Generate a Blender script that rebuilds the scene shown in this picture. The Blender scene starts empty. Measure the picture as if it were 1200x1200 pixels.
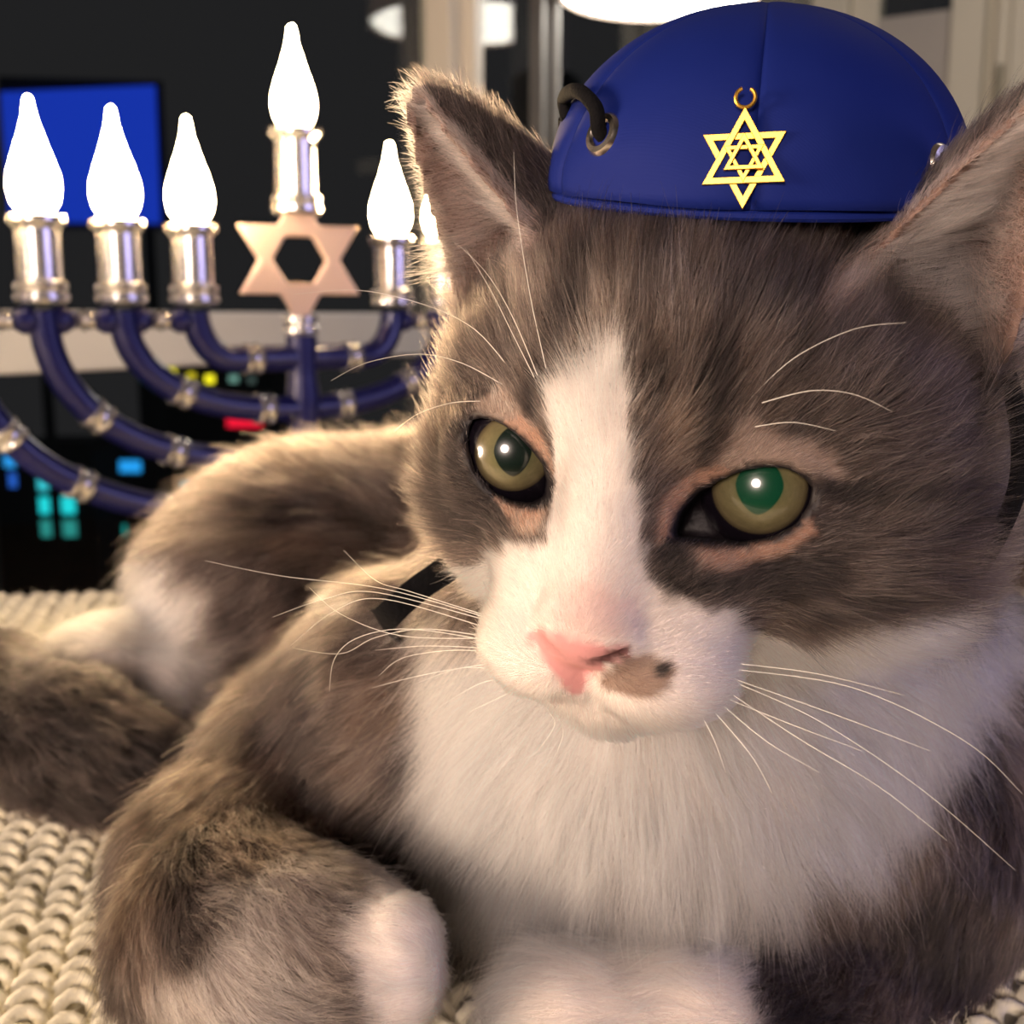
import bpy, bmesh, math, os
import numpy as np
from mathutils import Vector, Matrix
rng = np.random.default_rng(7)
sc = bpy.context.scene
col = sc.collection

# ------------------------------------------------------------------ camera
F_PX, PITCH = 1305.0, math.radians(9.8)
CAM = np.array([0.0, 0.0, 0.155])
RT = np.array([1.0, 0, 0]); FW = np.array([0, math.cos(PITCH), -math.sin(PITCH)]); UP = np.array([0, math.sin(PITCH), math.cos(PITCH)])
cd = bpy.data.cameras.new('camera'); cam = bpy.data.objects.new('camera', cd); col.objects.link(cam)
cam.location = CAM; cam.rotation_euler = (math.pi/2 - PITCH, 0, 0)
cd.sensor_width = 36; cd.lens = 36*F_PX/1200; cd.clip_start = .01; cd.clip_end = 2000
cd.dof.use_dof = True; cd.dof.focus_distance = .188; cd.dof.aperture_fstop = 21
sc.camera = cam

def at(u, v, t):
    """world point (m) seen at pixel u, v of the 1200 frame at camera depth t (m)"""
    return CAM + t*(FW + (u-600)/F_PX*RT + (600-v)/F_PX*UP)

# ------------------------------------------------------------------ world, lights, exposure
w = bpy.data.worlds.new('night'); sc.world = w; w.use_nodes = True
w.node_tree.nodes['Background'].inputs[0].default_value = (.017, .016, .017, 1)
w.node_tree.nodes['Background'].inputs[1].default_value = 1.0
sc.view_settings.view_transform = 'Standard'; sc.view_settings.look = 'None'
sc.view_settings.exposure = 0; sc.view_settings.gamma = 1; sc.view_settings.use_curve_mapping = False

def area(name, loc, target, size, power, color, sy=None):
    l = bpy.data.lights.new(name, 'AREA'); o = bpy.data.objects.new(name, l); col.objects.link(o)
    l.energy = power; l.color = color; l.size = size
    l.shape = 'DISK'
    if sy: l.shape = 'RECTANGLE'; l.size_y = sy
    o.location = loc; o.rotation_euler = (Vector(target)-Vector(loc)).to_track_quat('-Z', 'Y').to_euler()
    return o
area('front_key', (-.40, -1.05, .50), (.03, .2, .1), .42, 16, (1, .78, .67))  # unseen key light, added to light the cat from the front
area('low_left_fill', (-.95, -.05, .20), (0, .28, .05), .3, 11, (1, .74, .54))  # low warm fill added for chest and blanket; no lamp stands there
area('wall_fill', (1.1, 1.7, 1.95), (1.3, 2.6, .8), .4, 14, (1, .88, .72))  # added fill to brighten the window posts; it has no fixture
area('blue_side_fill', (1.5, -.1, .45), (.05, .25, .08), .8, 5, (.55, .5, 1), .5)  # added bluish fill tinting the right side; there is no screen there

# ------------------------------------------------------------------ helpers
def setp(o, label=None, cat=None, group=None, kind=None):
    if label: o['label'] = label
    if cat: o['category'] = cat
    if group: o['group'] = group
    if kind: o['kind'] = kind
    return o
def mesh_obj(name, v, f, mat, parent=None, origin=None, smooth=True):
    """v in world metres (or parent-relative world metres); origin = object location in the world"""
    v = np.asarray(v, float)
    me = bpy.data.meshes.new(name)
    base = np.array(origin if origin is not None else (WORLD.get(parent.name) if parent else (0, 0, 0)), float)
    me.from_pydata((v-base).tolist(), [], [list(map(int, q)) for q in f]); me.update()
    if smooth: me.polygons.foreach_set('use_smooth', [True]*len(me.polygons))
    o = bpy.data.objects.new(name, me); col.objects.link(o)
    if mat: me.materials.append(mat)
    if parent:
        o.parent = parent; o.location = base - np.array(WORLD[parent.name])
    else: o.location = base
    WORLD[o.name] = base
    return o
WORLD = {}
def empty(name, loc):
    o = bpy.data.objects.new(name, None); col.objects.link(o); o.location = loc; o.empty_display_size = .02
    WORLD[o.name] = np.array(loc, float); return o

class MB:
    def __init__(s): s.v = []; s.f = []
    def add(s, v, f):
        n = len(s.v); s.v += [tuple(p) for p in v]; s.f += [tuple(i+n for i in q) for q in f]; return s
    def lathe(s, prof, c, axis=(0, 0, 1), n=24):
        a = np.array(axis, float); a /= np.linalg.norm(a)
        e1 = np.cross(a, (0, 1, .3)); e1 /= np.linalg.norm(e1); e2 = np.cross(a, e1)
        v = []; f = []
        for r, h in prof:
            for k in range(n):
                t = 2*math.pi*k/n; v.append(np.array(c)+a*h+r*(e1*math.cos(t)+e2*math.sin(t)))
        for i in range(len(prof)-1):
            for k in range(n):
                f.append((i*n+k, i*n+(k+1) % n, (i+1)*n+(k+1) % n, (i+1)*n+k))
        return s.add(v, f)
    def tube(s, pts, r, n=8, flat=None, closed=False):
        pts = np.array(pts, float); m = len(pts); r = np.broadcast_to(np.array(r, float), (m,))
        T = np.gradient(pts, axis=0)
        if closed: T = np.roll(pts, -1, 0)-np.roll(pts, 1, 0)
        T /= np.linalg.norm(T, axis=1)[:, None]+1e-12
        e = np.cross(T[0], (0.3, 0.2, 1.0)); e /= np.linalg.norm(e)
        v = []; f = []
        for i in range(m):
            e = e-T[i]*e.dot(T[i]); e /= np.linalg.norm(e); b = np.cross(T[i], e)
            if flat is not None:
                bb = flat[i] if np.ndim(flat) > 1 else flat
                b = bb-T[i]*T[i].dot(bb); b /= np.linalg.norm(b); e = np.cross(b, T[i])
            for k in range(n):
                t = 2*math.pi*k/n; kx = math.cos(t); ky = math.sin(t)
                if flat is not None: kx *= .22
                v.append(pts[i]+r[i]*(e*kx+b*ky))
        for i in range(m if closed else m-1):
            j = (i+1) % m
            for k in range(n): f.append((i*n+k, i*n+(k+1) % n, j*n+(k+1) % n, j*n+k))
        if not closed:
            f.append(tuple(range(n-1, -1, -1))); f.append(tuple((m-1)*n+k for k in range(n)))
        return s.add(v, f)
    def box(s, c, x, y, z):
        """c centre, x/y/z half-extent vectors"""
        c, x, y, z = map(lambda q: np.array(q, float), (c, x, y, z))
        v = [c+i*x+j*y+k*z for i in (-1, 1) for j in (-1, 1) for k in (-1, 1)]
        return s.add(v, [(0, 1, 3, 2), (4, 6, 7, 5), (0, 4, 5, 1), (2, 3, 7, 6), (0, 2, 6, 4), (1, 5, 7, 3)])
    def prism(s, poly, c, ex, ey, ez, h):
        """polygon (2D) in ex,ey plane, extruded +-h along ez"""
        c, ex, ey, ez = map(lambda q: np.array(q, float), (c, ex, ey, ez)); n = len(poly)
        v = [c+a*ex+b*ey+h*ez for a, b in poly]+[c+a*ex+b*ey-h*ez for a, b in poly]
        f = [tuple(range(n)), tuple(range(2*n-1, n-1, -1))]+[(i, n+i, n+(i+1) % n, (i+1) % n) for i in range(n)]
        return s.add(v, f)
    def obj(s, name, mat, parent=None, origin=None, smooth=True, bevel=0):
        o = mesh_obj(name, s.v, s.f, mat, parent, origin, smooth)
        if smooth: o.data.set_sharp_from_angle(angle=math.radians(38))
        if bevel:
            m = o.modifiers.new('bevel', 'BEVEL'); m.width = bevel; m.segments = 2; m.limit_method = 'ANGLE'
        return o

def mat(name, color, rough=.6, metal=0, spec=.5, emit=None, estr=0, coat=0, sheen=0):
    m = bpy.data.materials.new(name); m.use_nodes = True; b = m.node_tree.nodes['Principled BSDF']
    b.inputs['Base Color'].default_value = (*color, 1); b.inputs['Roughness'].default_value = rough
    b.inputs['Metallic'].default_value = metal; b.inputs['Specular IOR Level'].default_value = spec
    b.inputs['Coat Weight'].default_value = coat; b.inputs['Coat Roughness'].default_value = .03
    if sheen: b.inputs['Sheen Weight'].default_value = sheen; b.inputs['Sheen Roughness'].default_value = .5
    if emit: b.inputs['Emission Color'].default_value = (*emit, 1); b.inputs['Emission Strength'].default_value = estr
    return m
def noise_bump(m, scale, strength, dist=.001, col_amt=0, detail=4):
    nt = m.node_tree; b = nt.nodes['Principled BSDF']; n = nt.nodes.new('ShaderNodeTexNoise'); tc = nt.nodes.new('ShaderNodeTexCoord')
    nt.links.new(tc.outputs['Object'], n.inputs['Vector']); n.inputs['Scale'].default_value = scale; n.inputs['Detail'].default_value = detail
    bp = nt.nodes.new('ShaderNodeBump'); bp.inputs['Strength'].default_value = strength; bp.inputs['Distance'].default_value = dist
    nt.links.new(n.outputs['Fac'], bp.inputs['Height']); nt.links.new(bp.outputs['Normal'], b.inputs['Normal'])
    if col_amt:
        c = b.inputs['Base Color'].default_value[:]; r = nt.nodes.new('ShaderNodeValToRGB')
        r.color_ramp.elements[0].position = .3; r.color_ramp.elements[1].position = .7
        r.color_ramp.elements[0].color = tuple(x*(1-col_amt) for x in c[:3])+(1,); r.color_ramp.elements[1].color = tuple(min(1, x*(1+col_amt)) for x in c[:3])+(1,)
        nt.links.new(n.outputs['Fac'], r.inputs['Fac']); nt.links.new(r.outputs['Color'], b.inputs['Base Color'])
    return m

def unit(v): return v/np.linalg.norm(v)
sc.cycles.max_bounces = 8; sc.cycles.transparent_max_bounces = 12; sc.cycles.transmission_bounces = 6; sc.cycles.diffuse_bounces = 3; sc.cycles.glossy_bounces = 4
# ------------------------------------------------------------------ the room: corner windows at night, seen past a bed
FLOOR_Z, CEIL_Z = -.62, 2.05
DA = np.array([.5, .866, 0]); NA = np.array([-.866, .5, 0]); PA = np.array([-.55, 1.2, 0])     # window wall A recedes to the right
DB = np.array([.866, -.5, 0]); NB = np.array([.5, .866, 0]); PC = np.array([1.04, 3.96, 0])     # wall B returns towards the room
ZV = np.array([0, 0, 1.0])
m_paint = noise_bump(mat('window_paint', (.78, .74, .66), .45), 60, .08)
m_rail = noise_bump(mat('rail_paint', (.58, .59, .62), .5), 60, .08)
m_bronze = mat('bronze_trim', (.10, .08, .065), .4, .6)
m_floor = noise_bump(mat('floor_wood', (.16, .09, .05), .5), 14, .2, .002, .3)
m_ceil = noise_bump(mat('ceiling_plaster', (.22, .21, .20), .9), 80, .1)
m_wall = noise_bump(mat('wall_plaster', (.50, .47, .47), .8), 80, .1)
glass = bpy.data.materials.new('window_glass'); glass.use_nodes = True; nt = glass.node_tree; nt.nodes.remove(nt.nodes['Principled BSDF'])
tr = nt.nodes.new('ShaderNodeBsdfTransparent'); tr.inputs[0].default_value = (.93, .96, .95, 1); gl = nt.nodes.new('ShaderNodeBsdfGlossy'); gl.inputs['Roughness'].default_value = .0
fr = nt.nodes.new('ShaderNodeLayerWeight'); fr.inputs[0].default_value = .5; pw5 = nt.nodes.new('ShaderNodeMath'); pw5.operation = 'POWER'; pw5.inputs[1].default_value = 5; sch = nt.nodes.new('ShaderNodeMath'); sch.operation = 'MULTIPLY_ADD'; sch.inputs[1].default_value = .96; sch.inputs[2].default_value = .04; nt.links.new(fr.outputs['Facing'], pw5.inputs[0]); nt.links.new(pw5.outputs[0], sch.inputs[0]); mx = nt.nodes.new('ShaderNodeMixShader')
nt.links.new(sch.outputs[0], mx.inputs[0]); nt.links.new(tr.outputs[0], mx.inputs[1]); nt.links.new(gl.outputs[0], mx.inputs[2]); nt.links.new(mx.outputs[0], nt.nodes['Material Output'].inputs[0])

def S(o): return setp(o, kind='structure')
def bar(mb, P, D, N, s0, s1, z0, z1, dep, off=0):
    c = P+D*(s0+s1)/2+ZV*(z0+z1)/2-N*off
    return mb.box(c, D*(s1-s0)/2, N*dep/2, ZV*(z1-z0)/2)
SA0, SA1 = -1.6, 3.18
room = [tuple((PA+DA*SA0)[:2]), tuple((PA+DA*SA1)[:2]), tuple((PC+DB*1.9)[:2]), (2.7, -2.2), (-1.4, -2.2)][::-1]
S(MB().prism(room, (0, 0, FLOOR_Z-.03), RT, (0, 1, 0), ZV, .03).obj('floor', m_floor, smooth=False))
S(MB().prism(room, (0, 0, CEIL_Z+.03), RT, (0, 1, 0), ZV, .03).obj('ceiling', m_ceil, smooth=False))
# window_1: wall A, a transom at eye height
w1 = S(empty('window_1', PA+ZV*FLOOR_Z))
for z0, z1 in ((FLOOR_Z, .0975), (.165, CEIL_Z)):
    for s0, s1 in ((SA0, .845), (.955, 1.30), (1.37, SA1)):
        bar(MB(), PA, DA, NA, s0, s1, z0, z1, .006, -.02).obj('pane', glass, w1, smooth=False)
bar(MB(), PA, DA, NA, SA0, SA1, .0975, .165, .05).obj('transom', m_rail, w1, smooth=False, bevel=.004)
bar(MB(), PA, DA, NA, .845, .905, FLOOR_Z, CEIL_Z, .06, .0).obj('mullion', m_paint, w1, smooth=False, bevel=.004)
bar(MB(), PA, DA, NA, .885, .915, FLOOR_Z, CEIL_Z, .085, .01).obj('mullion_trim', m_paint, w1, smooth=False, bevel=.003)
bar(MB(), PA, DA, NA, .915, .945, FLOOR_Z, CEIL_Z, .05, -.01).obj('mullion_trim', m_bronze, w1, smooth=False, bevel=.003)
for s in (1.19, 1.25): bar(MB(), PA, DA, NA, s, s+.014, FLOOR_Z, CEIL_Z, .03).obj('glazing_bar', mat('glazing_bar', (.17, .165, .16), .5), w1, smooth=False, bevel=.003)
# window_2: wall B with the corner post, a pane above a panel, a broad jamb, another pane
w2 = S(empty('window_2', PC+ZV*FLOOR_Z))
bar(MB(), PC, DB, NB, -.02, .10, FLOOR_Z, CEIL_Z, .14).obj('corner_post', m_paint, w2, smooth=False, bevel=.006)
bar(MB(), PC, DB, NB, .10, .19, FLOOR_Z, CEIL_Z, .08, -.02).obj('corner_post', m_paint, w2, smooth=False, bevel=.006)
bar(MB(), PC, DB, NB, .19, .42, 1.12, CEIL_Z, .006).obj('pane', glass, w2, smooth=False)
bar(MB(), PC, DB, NB, .19, .42, FLOOR_Z, 1.12, .05).obj('panel', m_wall, w2, smooth=False)
for s0, s1, d, o in ((.42, .52, .12, .0), (.52, .555, .05, -.04), (.555, .60, .10, 0), (.60, .67, .14, .01)):
    bar(MB(), PC, DB, NB, s0, s1, FLOOR_Z, CEIL_Z, d, o).obj('jamb', m_paint, w2, smooth=False, bevel=.005)
bar(MB(), PC, DB, NB, .67, 1.9, FLOOR_Z, .76, .006).obj('pane', glass, w2, smooth=False)
bar(MB(), PC, DB, NB, .67, 1.9, .82, CEIL_Z, .006).obj('pane', glass, w2, smooth=False)
bar(MB(), PC, DB, NB, .60, 1.9, .76, .82, .09).obj('transom', m_paint, w2, smooth=False, bevel=.005)
hd = bar(MB(), PC, DB, NB, .565, .585, .82, .93, .16).obj('latch', mat('latch', (.36, .34, .28), .4, .4), w2, smooth=False, bevel=.004)

# ------------------------------------------------------------------ night view outside
def emis(name, c, k): return mat(name, (0, 0, 0), 1, emit=c, estr=k)
m_tower = noise_bump(mat('night_facade', (.02, .03, .035), .8), .4, .1)
wat = noise_bump(mat('night_water', (.010, .030, .036), .35), .08, .3, 1.0)
water = MB().box((0, 260, -70.2), (300, 0, 0), (0, 258, 0), (0, 0, .2)).obj('water_surface', wat, smooth=False); S(water)
def tower(label, u, top_v, t, wpx, lights, group='buildings across the water', cat_='building'):
    """a far building whose lit windows sit on its facade; lights = (u0, v0, u1, v1, colour, strength)"""
    hw = wpx/2*t/F_PX; top = at(u, top_v, t); c = np.array([top[0], top[1]+hw, -70]); e = empty('apartment_tower', c)
    H = top[2]+70
    MB().box(c+ZV*H/2, (hw, 0, 0), (0, hw, 0), (0, 0, H/2)).obj('tower_block', m_tower, e, smooth=False)
    MB().box(c+ZV*(H+.4), (hw*.8, 0, 0), (0, hw*.8, 0), (0, 0, .4)).obj('roof_slab', m_tower, e, smooth=False)
    for u0, v0, u1, v1, cl, k in lights:
        a = at(u0, v0, t); b_ = at(u1, v1, t); y = c[1]-hw-.05
        MB().box(((a[0]+b_[0])/2, y, (a[2]+b_[2])/2), (abs(b_[0]-a[0])/2, 0, 0), (0, .06, 0), (0, 0, abs(a[2]-b_[2])/2)).obj('lit_window', emis('lit_window', cl, k), e, smooth=False)
    setp(e, label, cat_, group); return e
CY = (.02, .55, .70); BL = (.03, .22, .9)
tower('dark tower with stacked turquoise windows beneath the lowest menorah arm', 62, 530, 90, 90, [(42, 556+i*28, 84, 576+i*28, c, k) for i, (c, k) in enumerate([((.05, .65, .75), 1.0), ((.02, .75, .8), 1.1), ((.05, .55, .5), .55)])])
tower('dark low building with blue lit windows at the picture edge', 20, 528, 120, 60, [(4, 533, 34, 548, (.03, .35, .9), 1.1), (8, 555, 32, 572, (.03, .16, .8), .8)])
tower('dark building with one wide sky-blue lit window band', 140, 525, 110, 74, [(116, 540, 164, 554, (.02, .35, .9), 1.2), (131, 618, 142, 630, (.02, .55, .5), .8)])
tower('dark building with bright blue windows above the cat\'s back', 260, 540, 100, 120, [(212, 566, 246, 576, (.02, .40, .8), 1.0), (240, 560, 290, 580, (.04, .50, .85), 1.0), (210, 600, 232, 612, (.05, .30, .6), .7)])
tower('dark waterfront block with a row of yellow lights behind the menorah', 240, 425, 160, 160, [(196, 432, 205, 441, (.9, .75, .02), 1.8), (219, 437, 228, 445, (.7, .55, .02), 1.2), (240, 440, 250, 449, (.95, .8, .02), 2.0), (268, 440, 278, 448, (.25, .5, .42), .8), (290, 442, 298, 449, (.15, .22, .2), .5)])
tower('dark block with a flat red light low behind the menorah stem', 290, 470, 130, 70, [(265, 490, 306, 501, (.95, .01, .04), 1.3)])
# a large blue display on a dark high-rise
scr = at(97, 178, 60); e = empty('lit_billboard', (scr[0], scr[1]+.3, scr[2]-4.4))
ex = unit_ = np.array([.99, .14, 0]); 
MB().prism([(-4.0, -3.7), (3.85, -3.7), (3.95, 3.5), (-3.95, 2.95)], scr, ex, ZV, np.cross(ex, ZV), .12).obj('screen', emis('blue_screen', (.012, .05, .62), .75), e, smooth=False)
MB().box(scr+np.array([0, .45, -.1]), ex*4.2, np.array([-.14, .99, 0])*.25, ZV*3.9).obj('frame', m_tower, e, smooth=False)
for k in (-1, 1): MB().box(scr+ex*3*k+np.array([0, .8, -40]), ex*.25, np.array([-.14, .99, 0])*.25, ZV*42).obj('post', m_tower, e, smooth=False)
setp(e, 'large glowing blue billboard screen outside behind the leftmost menorah flames', 'billboard')
tower('dark high-rise with a green lit window showing beside the blue cap', 640, 90, 140, 80, [(640, 170, 662, 192, (.1, .6, .42), .8), (636, 128, 648, 138, (.03, .12, .1), .5)])

# ------------------------------------------------------------------ drum lamp hanging by the window (its image is mirrored in the glass)
LP = at(775, -6, 2.1); lamp = empty('pendant_lamp', LP)
m_shade = noise_bump(mat('lamp_shade', (.55, .45, .38), .8), 300, .2)
R_, Hh = .192, .20
MB().lathe([(R_-.003, 0), (R_, 0), (R_, Hh), (R_-.003, Hh), (R_-.003, 0)], LP, n=64).obj('shade', m_shade, lamp)
MB().lathe([(.0, .006), (R_-.004, .006), (R_-.004, .010), (0, .010)], LP, n=64).obj('diffuser', mat('lamp_diffuser', (.9, .9, .9), .5, emit=(1, .93, .82), estr=12), lamp)
MB().lathe([(0, -.045), (.012, -.042), (.020, -.032), (.022, -.02), (.018, -.006), (.010, .0), (.010, .006)], LP, n=24).obj('finial', mat('lamp_finial', (.9, .9, .88), .3, emit=(1, .93, .82), estr=3), lamp)
MB().lathe([(.004, .01), (.004, CEIL_Z-LP[2]-.02), (.05, CEIL_Z-LP[2]-.02), (.05, CEIL_Z-LP[2])], LP, n=12).obj('cord', mat('lamp_cord', (.05, .05, .05), .6), lamp)
setp(lamp, 'round drum pendant lamp with glowing underside hanging above the blue cap', 'lamp')

# ------------------------------------------------------------------ the cat: one body surface from a distance field (cm)
def rot_zyx(yaw, pit, rol):
    cy, sy = math.cos(yaw), math.sin(yaw); cp, sp = math.cos(pit), math.sin(pit); cr, sr = math.cos(rol), math.sin(rol)
    return (np.array([[cr, -sr, 0], [sr, cr, 0], [0, 0, 1]]) @ np.array([[cy, 0, sy], [0, 1, 0], [-sy, 0, cy]])
            @ np.array([[1, 0, 0], [0, cp, -sp], [0, sp, cp]]))
HR = np.stack([RT, UP, -FW], 1) @ rot_zyx(math.radians(-22.56), math.radians(28.4), math.radians(-9.86))
HT = CAM*100 + np.stack([RT, UP, -FW], 1) @ np.array([1.975, .559, -18.587])
def to_local(p): return (p-HT) @ HR          # world cm -> head cm (x cat's left, y up, z out of the face)
def to_world(q): return np.asarray(q) @ HR.T + HT
def A(u, v, t): return at(u, v, t/100)*100   # cm

f32 = np.float32
def ell(p, c, r):
    q = (p-np.array(c, f32))/np.array(r, f32); k0 = np.sqrt((q*q).sum(1)); k1 = np.sqrt(((q/np.array(r, f32))**2).sum(1))
    return k0*(k0-1)/(k1+1e-6)
def sph(p, c, r): return np.sqrt(((p-np.array(c, f32))**2).sum(1))-f32(r)
def rcone(p, a, b, ra, rb):
    a = np.array(a, f32); b = np.array(b, f32); ba = b-a; pa = p-a
    t = np.clip(pa @ ba/f32(ba @ ba), 0, 1)
    return np.sqrt(((pa-t[:, None]*ba)**2).sum(1))-(f32(ra)+f32(rb-ra)*t)
def smin(a, b, k):
    h = np.maximum(k-np.abs(a-b), 0)/k; return np.minimum(a, b)-h*h*f32(k*.25)
def smax(a, b, k): return -smin(-a, -b, k)

EYES = {}
EYE_R = 1.06
def unit(v): return v/np.linalg.norm(v)
EYE_PX = {
 -1: dict(c=20.35, open=[(554,487),(548,500),(546,520),(552,545),(562,562),(577,577),(600,589),(625,592),(642,584),(644,563),(638,543),(623,525),(607,508),(590,496),(574,489)], iris=(601,531), ir=.74, pr=(.33, .44)),
  1: dict(c=18.75, open=[(788,630),(797,600),(818,575),(847,559),(873,549),(900,545),(922,547),(943,557),(955,572),(950,592),(935,616),(904,632),(866,638),(827,634),(806,632)], iris=(890,571), ir=.87, pr=(.38, .48)),
}
def eye_setup():
    for s, e in EYE_PX.items():
        c = A(*e['iris'], e['c']); o = CAM*100
        def hit(px):
            d = unit(A(px[0], px[1], 10.)-o); oc = o-c; b = oc @ d; D = b*b-(oc @ oc-EYE_R**2)
            return o+d*(-b-math.sqrt(max(D, 0)))
        g = unit(hit(e['iris'])-c)                      # gaze axis
        up = unit(HR[:, 1]-g*(HR[:, 1] @ g)); rt = np.cross(up, g)
        poly = []
        for px in e['open']:
            d = unit(A(px[0], px[1], 10.)-o); q = o+d*(((c+g*EYE_R*.8-o) @ g)/(d @ g))-c
            poly.append((q @ rt, q @ up))               # cm, across the gaze axis
        EYES[s] = dict(c=c, g=g, up=up, rt=rt, poly=np.array(poly), **{k: e[k] for k in ('ir', 'pr')})
eye_setup()
def poly_sd(x, y, P):
    """signed distance to polygon, negative inside"""
    d = np.full(x.shape, 1e9, f32); ins = np.zeros(x.shape, bool); n = len(P)
    for i in range(n):
        ax, ay = P[i]; bx, by = P[(i+1) % n]; ex, ey = bx-ax, by-ay; wx, wy = x-ax, y-ay
        t = np.clip((wx*ex+wy*ey)/(ex*ex+ey*ey+1e-12), 0, 1)
        d = np.minimum(d, (wx-ex*t)**2+(wy-ey*t)**2)
        ins ^= ((ay > y) != (by > y)) & (x < (bx-ax)*(y-ay)/(by-ay+1e-12)+ax)
    return np.where(ins, -np.sqrt(d), np.sqrt(d)).astype(f32)
def eye_coords(pw, e):
    q = pw-e['c'].astype(f32); r = np.sqrt((q*q).sum(1))+1e-6
    return q @ e['rt'].astype(f32), q @ e['up'].astype(f32), r, q @ e['g'].astype(f32)

EAR = {}
for s in (-1, 1):
    inn = np.array([2.85 if s > 0 else -2.55, 3.0, -3.0]); out = np.array([5.15*s if s > 0 else -4.25, 1.35, -3.3]); tip = np.array([5.55, 6.15, -2.9]) if s > 0 else np.array([-5.3, 5.85, -2.9])
    base = (inn+out)/2; ax = unit(tip-base); wd = unit((out-inn)-ax*((out-inn) @ ax)); nn = np.cross(wd, ax)*s
    if nn[2] < 0: nn = -nn
    EAR[s] = dict(sh=.75 if s < 0 else .1, b=base, ax=ax, wd=wd, nn=nn, H=np.linalg.norm(tip-base), W=np.linalg.norm(out-inn)/2)
def ear_uvh(p, e):
    q = p-e['b'].astype(f32); return q @ e['wd'].astype(f32), q @ e['nn'].astype(f32), (q @ e['ax'].astype(f32))/f32(e['H'])
def ear_sdf(p, s):
    e = EAR[s]; a, n, h = ear_uvh(p, e)
    hh = np.clip(h, -.6, 1)
    wv = e['W']*np.clip(1-np.maximum(hh, 0)**1.15, 0.02, 1)+.08 + np.maximum(-hh, 0)*.3   # half width
    D = 1.75*np.clip(1-np.maximum(hh, 0), 0, 1)**.85
    cen = -.18*e['W']*np.sin(np.pi*np.clip(hh, 0, 1))*0
    xr = (a-cen-e['sh']*np.clip(n, -D, 0))/wv; x = np.clip(xr, -1.3, 1.3)
    cv = -D*(1-x*x); slope = 2*D*x/wv
    d = np.abs(n-cv)/np.sqrt(1+slope*slope*(1.2+.5))-.14-.08*np.clip(np.abs(x), 0, 1)**3
    d = smax(d, ((np.abs(xr)-1)*wv).astype(f32), .15)
    d = smax(d, ((h-1)*e['H']).astype(f32), .2)
    d = smax(d, ((-.45-h)*e['H']).astype(f32), .2)
    return d.astype(f32)

def head_sdf(pw):
    p = to_local(pw).astype(f32); ax = p.copy(); ax[:, 0] = np.abs(ax[:, 0])
    pn = p.copy(); pn[:, 0] *= np.where(p[:, 0] < 0, f32(1.13), f32(1.0)); an = pn.copy(); an[:, 0] = np.abs(an[:, 0])
    d = ell(pn, (0, .7, -4.3), (4.15, 3.6, 4.3))
    d = smin(d, ell(p, (0, 1.55, -2.1), (2.8, 1.9, 2.0)), 1.2)
    d = smin(d, ell(an, (2.95, -1.6, -2.9), (2.6, 2.4, 2.7)), 1.6)
    d = smin(d, ell(an, (3.1, -.1, -3.7), (1.75, 2.6, 2.6)), 1.4)             # temple
    d = smin(d, ell(p, (0, -1.4, -1.7), (3.1, 2.3, 2.3)), 1.2)
    d = smin(d, rcone(p, (0, 1.6, -1.05), (0, -1.2, 1.45), 1.05, .74), .9)
    d = smin(d, rcone(ax, (.9, .95, -.55), (3.1, .95, -1.7), .62, .6), .7)      # brow
    d = smin(d, rcone(ax, (1.15, -1.3, -.05), (3.2, -1.25, -1.35), .8, .9), .8)  # under-eye
    d = smin(d, ell(p, (0, -3.62, .75), (1.05, .8, 1.05)), .5)
    pads = ell(ax, (.92, -2.72, 1.12), (1.3, .95, 1.2))
    d = smin(d, ell(ax, (.85, -1.75, .45), (1.25, 1.15, 1.1)), .8)
    d = smin(d, pads, .6)
    nose = ell(p, (0, -1.78, 2.02), (.82, .62, .55))
    d = smin(d, nose, .35)
    # grooves: philtrum, mouth, nostrils
    d = smax(d, -rcone(p, (0, -2.45, 2.62), (0, -3.1, 2.36), .09, .08), .16)
    m = np.minimum(rcone(ax, (0, -3.14, 2.36), (.85, -3.5, 1.9), .07, .08), rcone(ax, (.85, -3.5, 1.9), (1.9, -3.25, .75), .08, .05))
    d = smax(d, -m, .18)
    d = smax(d, -rcone(ax, (.24, -2.14, 2.58), (.72, -1.88, 2.27), .13, .06), .08)
    for s in (-1, 1):
        e = EYES[s]; x, y, r, dep = eye_coords(pw, e)
        near = r < 2.4
        if not near.any(): continue
        dd = d[near]; rr = r[near]
        lid = smin(dd, rr-f32(EYE_R+.2), .45)
        op = poly_sd(x[near], y[near], e['poly'])                  # cm, <0 in the opening
        front = np.maximum(op+f32(.03), f32(.30)-dep[near])
        lid = smax(lid, -front, .12)
        lid = smax(lid, -(rr-f32(EYE_R-.02)), .02)
        d[near] = lid
    for s in (-1, 1): d = smin(d, ear_sdf(p, s), .55)
    return d

def limb(pts): return [(A(*pts[i][:3]), A(*pts[i+1][:3]), pts[i][3], pts[i+1][3]) for i in range(len(pts)-1)]
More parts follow.
